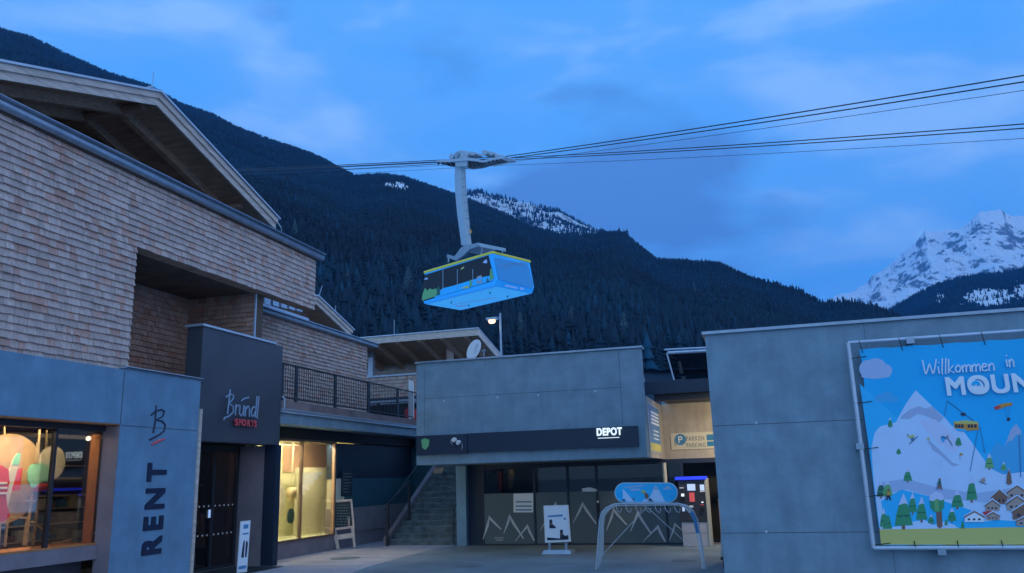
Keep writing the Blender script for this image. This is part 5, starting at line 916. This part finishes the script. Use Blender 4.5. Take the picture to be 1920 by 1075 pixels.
t = disp('snowboard', 'leaning white snowboard with mint tip at the left window edge', 'snowboard'); m = MB(); m.prism([g1(x, y, -12.2) for x, y in ((25, 862), (32, 850), (39, 850), (38, 862), (22, 920), (8, 975), (-6, 975), (-4, 955), (8, 910))], (-.02, 0, 0)); m.prism([g1(x, y, -12.195) for x, y in ((25, 862), (32, 850), (39, 850), (38, 862), (35, 872), (23, 872))], (-.004, 0, 0), 1); m.build('deck', ['disc_pale', 'mint'], t)
t = disp('ski_jacket', 'bright red and white ski suit hanging at the left window edge', 'clothing'); m = MB(); m.prism([g1(x, y, -12.15) for x, y in ((-20, 885), (2, 872), (16, 880), (18, 905), (12, 930), (14, 950), (20, 968), (8, 978), (-20, 980))], (-.12, 0, 0)); m.build('suit', 'skin_red', t); m = MB()
for yy in (905, 914, 924): m.prism([g1(x, y, -12.14) for x, y in ((-20, yy), (14, yy - 1), (14, yy + 3), (-20, yy + 4))], (-.01, 0, 0))
m.build('stripes', 'white', t); m = MB(); m.prism([g1(x, y, -12.4) for x, y in ((31, 880), (43, 878), (38, 918), (23, 921))], (-.02, 0, 0)); m.build('sleeve', 'red', t)
t = disp('helmet', 'red ski goggles and helmet below the mint board shape', 'helmet'); m = MB(); m.tube([g1(66, 918, -12.5), g1(76, 914, -12.5), g1(92, 912, -12.5)], [.05, .075, .05], 12); m.build('shell', 'skin_red', t)
t = disp('display_rack', 'thin wooden display frame standing in the left shop window', 'rack'); m = MB()
for p_ in (((62, 912), (48, 1023)), ((72, 940), (62, 1022)), ((45, 939), (98, 939)), ((20, 970), (52, 971)), ((14, 972), (9, 1025)), ((51, 972), (44, 1023)), ((0, 975), (-3, 1026)), ((60, 978), (92, 1000))): m.bar(g1(*p_[0], -12.45), g1(*p_[1], -12.45), .03, .035, up=(1, 0, 0))
m.build('frame', 'brass', t)
t = disp('antler_ornament', 'small pale antler ornament lying on the lit window sill', 'ornament'); m = MB(); m.tube([g1(98, 1019, -12.1), g1(118, 1016, -12.1), g1(128, 1013, -12.1), g1(135, 1011, -12.1)], .012, 6); m.tube([g1(124, 1014, -12.1), g1(133, 1018, -12.1)], .009, 6); m.build('antler', 'brass', t)
t = disp('bottle_ornament', 'small pale beaded ornament at the right corner of the window sill', 'ornament'); m = MB(); 
for k_ in range(6): q_ = g1(173 - k_ * .3 + (k_ % 2) * 3, 1008 - k_ * 8, -12.1); m.disc(q_, (1, 0, 0), .022, .02, 10)
m.build('beads', 'disc_pale', t)
# shelves deep inside the shop
t = thing('shop_shelf', 'dim shelves of goods with a blue light strip deep inside the left shop', 'shelf', (-14.0, 12, .9)); m = MB(); m.box(-14.09, -14.0, 9, 14.45, 1.86, 1.91); m.build('blue_light_strip', 'glow_blue', t); m = MB()
for zz in (.9, 1.2, 1.5, 1.75): m.box(-14.09, -13.8, 9, 14.45, zz, zz + .03)
m.box(-14.09, -13.95, 9, 14.45, 2.35, 2.38); m.build('boards', 'wood_pale', t); m = MB(); rnd = random.Random(4)
for zz in (.93, 1.23, 1.53): 
    y = 9.1
    while y < 14.3: w_ = rnd.uniform(.1, .25); h_ = rnd.uniform(.10, .22); m.box(-14.0, -13.82, y, y + w_, zz, zz + h_, rnd.randrange(4)); y += w_ + rnd.uniform(.03, .15)
m.build('goods', ['sign_cream', 'brown_print', 'poster_blue', 'mauve'], t)
t = thing('ceiling_spot', 'bright white ceiling spotlight inside the left shop', 'lamp', g1(166, 822, -13.4)); m = MB(); q_ = g1(166, 822, -13.4); m.disc(q_, (.7, -.5, -.3), .05, .03, 16); m.build('bulb', 'glow_spot', t)
# display in the second window
g2 = lambda x, y, X=-12.5: ax(x, y, X)
t = thing('display_disc', 'pale marbled disc at the left edge of the yellow window', 'disc', g2(524, 930)); m = MB(); c0 = g2(521, 935); m.disc(c0, (1, 0, 0), .30, .03, 30, sy=1.45); m.build('disc', 'disc_pale', t)
t = thing('display_ball', 'gold mirrored ball hanging from a rod in the yellow window', 'ornament', g2(547, 925)); c0 = g2(547, 926); m = MB(); m.tube([c0 + Vector((0, 0, -.18)), c0 + Vector((0, 0, -.13)), c0, c0 + Vector((0, 0, .12)), c0 + Vector((0, 0, .18))], [.05, .12, .17, .14, .06], 16); m.build('ball', 'brass', t, True); m = MB(); m.tube([c0 + Vector((0, 0, .18)), (c0.x, c0.y, 3.0)], .02, 8); m.build('rod', 'cream_pale', t)
t = thing('display_ball', 'grey green disc hanging below the gold ball in the yellow window', 'ornament', g2(546, 968)); c0 = g2(545, 968); m = MB(); m.disc(c0, (1, 0, 0), .17, .03, 28, sy=1.2); m.build('disc', 'teal', t); m = MB(); m.tube([c0 + Vector((0, 0, .2)), c0 + Vector((0, 0, .45))], .008, 6); m.build('cord', 'brass', t)

# ------------------------------------------------------------------ cable car
e1 = Vector((-7.4, 3.77, 0)).normalized(); e2 = Vector((e1.y, -e1.x, 0)); e2 = e2 if e2.y > 0 else -e2
NC = Vector((-18.75, 58.1, 0)); ZT, ZB = 19.0, 16.3; LN, WD = 8.2, 4.28
cc = thing('cable_car', 'large blue and yellow cable car cabin hanging from its white arm', 'cable car', NC + e1 * LN / 2 + e2 * WD / 2 + Vector((0, 0, ZB)))
V = lambda a, b, z: NC + e1 * a + e2 * b + Vector((0, 0, z))
zl = 16.75
prof = [(0, ZT), (LN, ZT), (LN + .38, zl), (LN + .05, ZB), (-.15, ZB), (-.42, zl)]
m = MB(); m.prism([V(a, 0, z) for a, z in prof], e2 * WD); m.m[0] = 0
body = m.build('body', ['cabin_blue'], cc, bevel=.06)
m = MB(); m.prism([V(a, .25, z) for a, z in ((-.12, ZB - .02), (LN + .02, ZB - .02), (LN + .02, ZB - .003), (-.12, ZB - .003))], e2 * (WD - .5)); m.build('floor', 'cabin_floor', cc)
m = MB(); m.prism([V(-.06, -.06, ZT - .08), V(LN + .06, -.06, ZT - .08), V(LN + .06, -.06, ZT + .12), V(-.06, -.06, ZT + .12)], e2 * (WD + .12)); m.build('roof_rim', 'cabin_yellow', cc, bevel=.03)
m = MB(); m.prism([V(.15, .15, ZT + .121), V(LN - .15, .15, ZT + .121), V(LN - .15, .15, ZT + .2), V(.15, .15, ZT + .2)], e2 * (WD - .3)); m.build('roof_plate', 'steel_grey', cc)
pN = V(0, 0, 0); nF = -e2
F = lambda d, *p: [apl(x, y, pN + nF * d, nF) for x, y in p]
m = MB(); m.prism(F(.012, (796, 516), (916, 479), (921, 500), (926, 524), (921, 528), (791, 566), (790, 560)), nF * .01); m.build('window_band', 'black', body)
m = MB(); 
for x in (830, 857, 886): m.prism(F(.03, (x, 505), (x + 1, 505), (x + 1, 556 - (x - 800) * .28), (x, 556 - (x - 800) * .28)), nF * .006)
m.build('window_bar', 'metal_zinc', body)
prs = ['green_light', 'sky_print_light', 'cloud_print', 'green_dark', 'yellow_print', 'tan_print', 'cabin_blue']; m = MB(); dd = lambda mi, lay, *p: m.prism(F(.024 + .006 * lay, *p), nF * .005, mi)
dd(1, 0, (815, 553), (830, 541), (850, 536), (870, 530), (895, 522), (925, 516), (926, 524), (921, 527), (815, 559)); dd(0, 1, (791, 561), (793, 550), (797, 540), (801, 545), (806, 541), (811, 543), (818, 541), (822, 554), (792, 564)); dd(3, 2, (818, 555), (820, 540), (822, 536), (825, 543), (825, 553)); dd(6, 2, (832, 549), (838, 541), (846, 543), (852, 540), (858, 545), (850, 548), (840, 551)); dd(0, 2, (880, 538), (881, 525), (884, 525), (885, 537)); dd(4, 1, (864, 541), (875, 536), (880, 538), (878, 541)); dd(5, 2, (894, 519), (903, 516), (904, 530), (895, 532)); dd(6, 3, (896, 521), (902, 519), (902, 527), (897, 528)); dd(3, 2, (912, 529), (914, 520), (917, 528)); dd(0, 1, (918, 527), (919, 505), (922, 504), (926, 522)); dd(2, 1, (905, 493), (908, 489), (912, 486), (914, 492), (912, 494)); dd(2, 1, (795, 525), (798, 521), (802, 521), (802, 524)); dd(4, 1, (863, 507), (866, 502), (870, 500), (870, 503), (866, 505)); m.build('side_picture', prs, body)
pE = V(-.02, 0, ZT); tE = (V(-.42, 0, zl) - V(0, 0, ZT)).normalized(); nE = e2.cross(tE).normalized(); nE = nE if nE.dot(-e1) > 0 else -nE
G_ = lambda d, *p: [apl(x, y, pE + nE * d, nE) for x, y in p]
m = MB(); m.prism(G_(.015, (926, 483), (990, 496), (1000, 536), (998, 541), (935, 524)), nE * .01); m.build('end_window', 'cabin_glass', body)
m = MB(); m.tube(G_(.04, (935, 500), (960, 494), (990, 492)), .02, 5); m.tube(G_(.04, (945, 505), (970, 495), (985, 498)), .02, 5); m.build('end_wiper', 'metal_zinc', body)
m = MB(); m.prism(G_(.04, (947, 534), (970, 539), (970, 542), (947, 537)), nE * .005); m.prism(G_(.04, (975, 539), (982, 540), (982, 544), (975, 543)), nE * .005); m.build('end_lettering', 'cloud_print', body)
for a_2, b_2 in ((1.6, 1.2), (6.2, 1.2), (1.6, 3.2), (6.2, 3.2)): m = MB(); q_ = V(a_2, b_2, ZB - .02); m.tube([q_, q_ - Vector((0, 0, .12))], .05, 8); m.build('floor_buffer', 'metal_dark', cc)
m = MB(); q_ = [V(a_, b_, ZB - .026) for a_, b_ in ((2.6, 2.9), (6.8, 1.9), (6.9, 2.1), (2.7, 3.15))]; m.prism(q_, (0, 0, .004)); q_ = [V(a_, b_, ZB - .026) for a_, b_ in ((6.2, 2.9), (7.2, 2.5), (7.4, 3.0), (6.6, 3.3))]; m.prism(q_, (0, 0, .004)); m.build('floor_stripe', 'cloud_print', cc)
CM = V(LN / 2, WD / 2, 0)
Q = lambda x, y, d=0: apl(x, y, CM + e2 * d, e2)
# yoke on the roof
m = MB()
for d in (-1.3, 1.3):
    m.prism([Q(x, y, d) for x, y in ((838, 477), (852, 481), (863, 466), (872, 459), (900, 456), (905, 459), (880, 468), (868, 480), (855, 489), (838, 483))], e2 * .2)
m.prism([Q(x, y, -.9) for x, y in ((868, 463), (896, 455), (900, 462), (866, 470))], e2 * 1.8); m.build('yoke', 'steel_grey', cc)
m = MB(); m.prism([Q(x, y, -1.6) for x, y in ((898, 456), (944, 465), (944, 471), (900, 463))], e2 * .25); m.prism([Q(x, y, 1.4) for x, y in ((898, 456), (944, 465), (944, 471), (900, 463))], e2 * .25); m.bar(Q(942, 468, -1.6), Q(942, 468, 1.6), .2, .2); m.tube([Q(841, 480, 0), Q(841, 492, 0)], .06, 6); m.tube([Q(942, 468, 0), Q(942, 476, 0)], .06, 6); m.tube([Q(906, 457, -1.3), Q(902, 478, -1.3)], .06, 6); m.build('yoke_arm', 'steel_white', cc)
# hanger arm: tapered box
m = MB(); secs = [((854, 875), 288), ((852.5, 875), 330), ((853, 876.5), 356), ((857, 880), 400), ((865, 887.5), 460)]
for i_ in range(len(secs) - 1):
    (l0, r0), y0 = secs[i_]; (l1, r1), y1 = secs[i_ + 1]
    def ring(l, r, y): 
        mid = l + (r - l) * .48; a0_ = Q(l, y, .0) ; b0_ = Q(mid, y, -.28); c0_ = Q(r - 3.0, y, 0); return [a0_, b0_, c0_, b0_ + e2 * .56]
    r0_ = ring(l0, r0, y0); r1_ = ring(l1, r1, y1); m.hexa(r1_ + r0_)
m.build('hanger', 'steel_white', cc)
m = MB(); m.tube([Q(872, 315, -.3), Q(874, 356, -.3), Q(882, 440, -.3)], .035, 6)
for k_ in range(9): yy = 320 + k_ * 15; xx = 873 + max(0, (yy - 356)) * .12; m.tube([Q(xx - 6, yy, -.34), Q(xx - 1, yy, -.34)], .045, 5)
m.build('ladder', 'steel_grey', cc)
m = MB(); m.prism([Q(880, 432, -.62), Q(884, 431, -.62), Q(885, 437, -.62), Q(881, 438, -.62)], e2 * -.02); m.build('warning_mark', 'orange_print', cc)
# carriage
m = MB(); m.prism([Q(x, y, -.7) for x, y in ((818, 301), (840, 299), (853, 298), (876, 296), (890, 297), (905, 301), (925, 296), (943, 291), (947, 294), (944, 297), (925, 300), (905, 305), (890, 302), (876, 301), (853, 303), (840, 304), (818, 304))], e2 * 1.4); m.build('carriage_beam', 'steel_white', cc)
m = MB(); m.prism([Q(x, y, -.35) for x, y in ((876, 301), (890, 302), (905, 305), (925, 300), (944, 297), (944, 300), (925, 304), (908, 308), (895, 312), (876, 314))], e2 * .7); m.prism([Q(x, y, -.35) for x, y in ((826, 304), (853, 303), (853, 311), (834, 309))], e2 * .7); m.build('bogie_shaded', 'metal_dark', cc)  # lower carriage steel, its shade put into the dark colour
m = MB(); m.prism([Q(x, y, -.55) for x, y in ((852, 286), (860, 282), (872, 282), (876, 288), (876, 312), (853, 312))], e2 * 1.1); m.build('carriage_head', 'steel_white', cc, bevel=.04)
m = MB(); c0 = Q(858, 291, -.6); m.disc(c0, -e2, .22, .08, 20); m.build('pulley', 'steel_grey', cc)
for (x, y, w_, h_) in ((846, 293, 10, 11), (885, 288, 14, 8), (908, 286, 12, 11), (921, 288, 9, 8), (931, 292, 9, 6)):
    m = MB(); m.prism([Q(x + w_ * .5 * math.cos(t_), y + h_ * .5 * math.sin(t_), -.45) for t_ in [k_ * math.pi / 5 for k_ in range(10)]], e2 * .9); m.build('drive_housing', 'steel_white', cc, bevel=.05)
for x in [823 + 8 * k_ for k_ in range(4)] + [880 + 7.5 * k_ for k_ in range(9)]:
    yb = 307 if x < 853 else 311 - (x - 885) * .21
    m = MB()
    for d in (-.5, .5): c0 = Q(x, yb, d); m.disc(c0, -e2, .13, .1, 12)
    m.build('wheel', 'metal_dark', cc)
# cables
def rope(lab, xl_, yl_, xm, ym, xr_, yr_, d, r):
    a = Q(xl_, yl_, d); b = Q(xm, ym, d); c = Q(xr_, yr_, d); pts = []
    dl = (a - b); ea = b + dl * 2.0; dr_ = c - b; ec = b + dr_ * 1.35
    for k_ in range(20): t_ = k_ / 20; q_ = ea.lerp(b, t_); pts.append(q_ - Vector((0, 0, 1.2 * t_ * (1 - t_))))
    for k_ in range(21): t_ = k_ / 20; q_ = b.lerp(ec, t_); pts.append(q_ - Vector((0, 0, 1.6 * t_ * (1 - t_) * (dr_.length / 60))))
    m = MB(); m.tube(pts, r, 6); tag(m.build('cable', 'cable'), lab, 'cable', 'ropeway cables')
rope('thick upper cable of the top pair, highest on the right', 450, 313, 945, 294, 1920, 135, -.4, .038)
rope('thick lower cable of the top pair rising right from the carriage', 450, 317, 945, 298, 1920, 147, .4, .038)
rope('thin rope just below the top cable pair on the right', 450, 321, 945, 305, 1920, 163, 0, .016)
rope('thick upper cable of the second pair running to the right edge', 450, 316, 945, 297, 1920, 226, 7.0, .036)
rope('thick lower cable of the second pair, beneath its twin', 450, 324, 945, 300, 1920, 234, 7.8, .036)
rope('thin lowest rope running below the second cable pair', 450, 331, 945, 310, 1920, 253, 7.4, .016)

# ------------------------------------------------------------------ evening air
hm = bpy.data.materials.new('haze'); hm.use_nodes = True; hn = hm.node_tree; hn.nodes.clear(); ho = hn.nodes.new('ShaderNodeOutputMaterial'); hv = hn.nodes.new('ShaderNodeVolumePrincipled'); hv.inputs['Color'].default_value = (.05, .42, 1, 1); hv.inputs['Density'].default_value = 0.00006; hv.inputs['Anisotropy'].default_value = 0.1; hn.links.new(hv.outputs[0], ho.inputs['Volume']); MATS['haze'] = hm
m = MB(); m.box(-9100, 9100, -620, 12100, -1.4, 2600); hz = m.build('haze', 'haze'); struct(hz, 'stuff'); hz['label'] = 'thin blue evening haze in the valley air'; hz['category'] = 'haze'
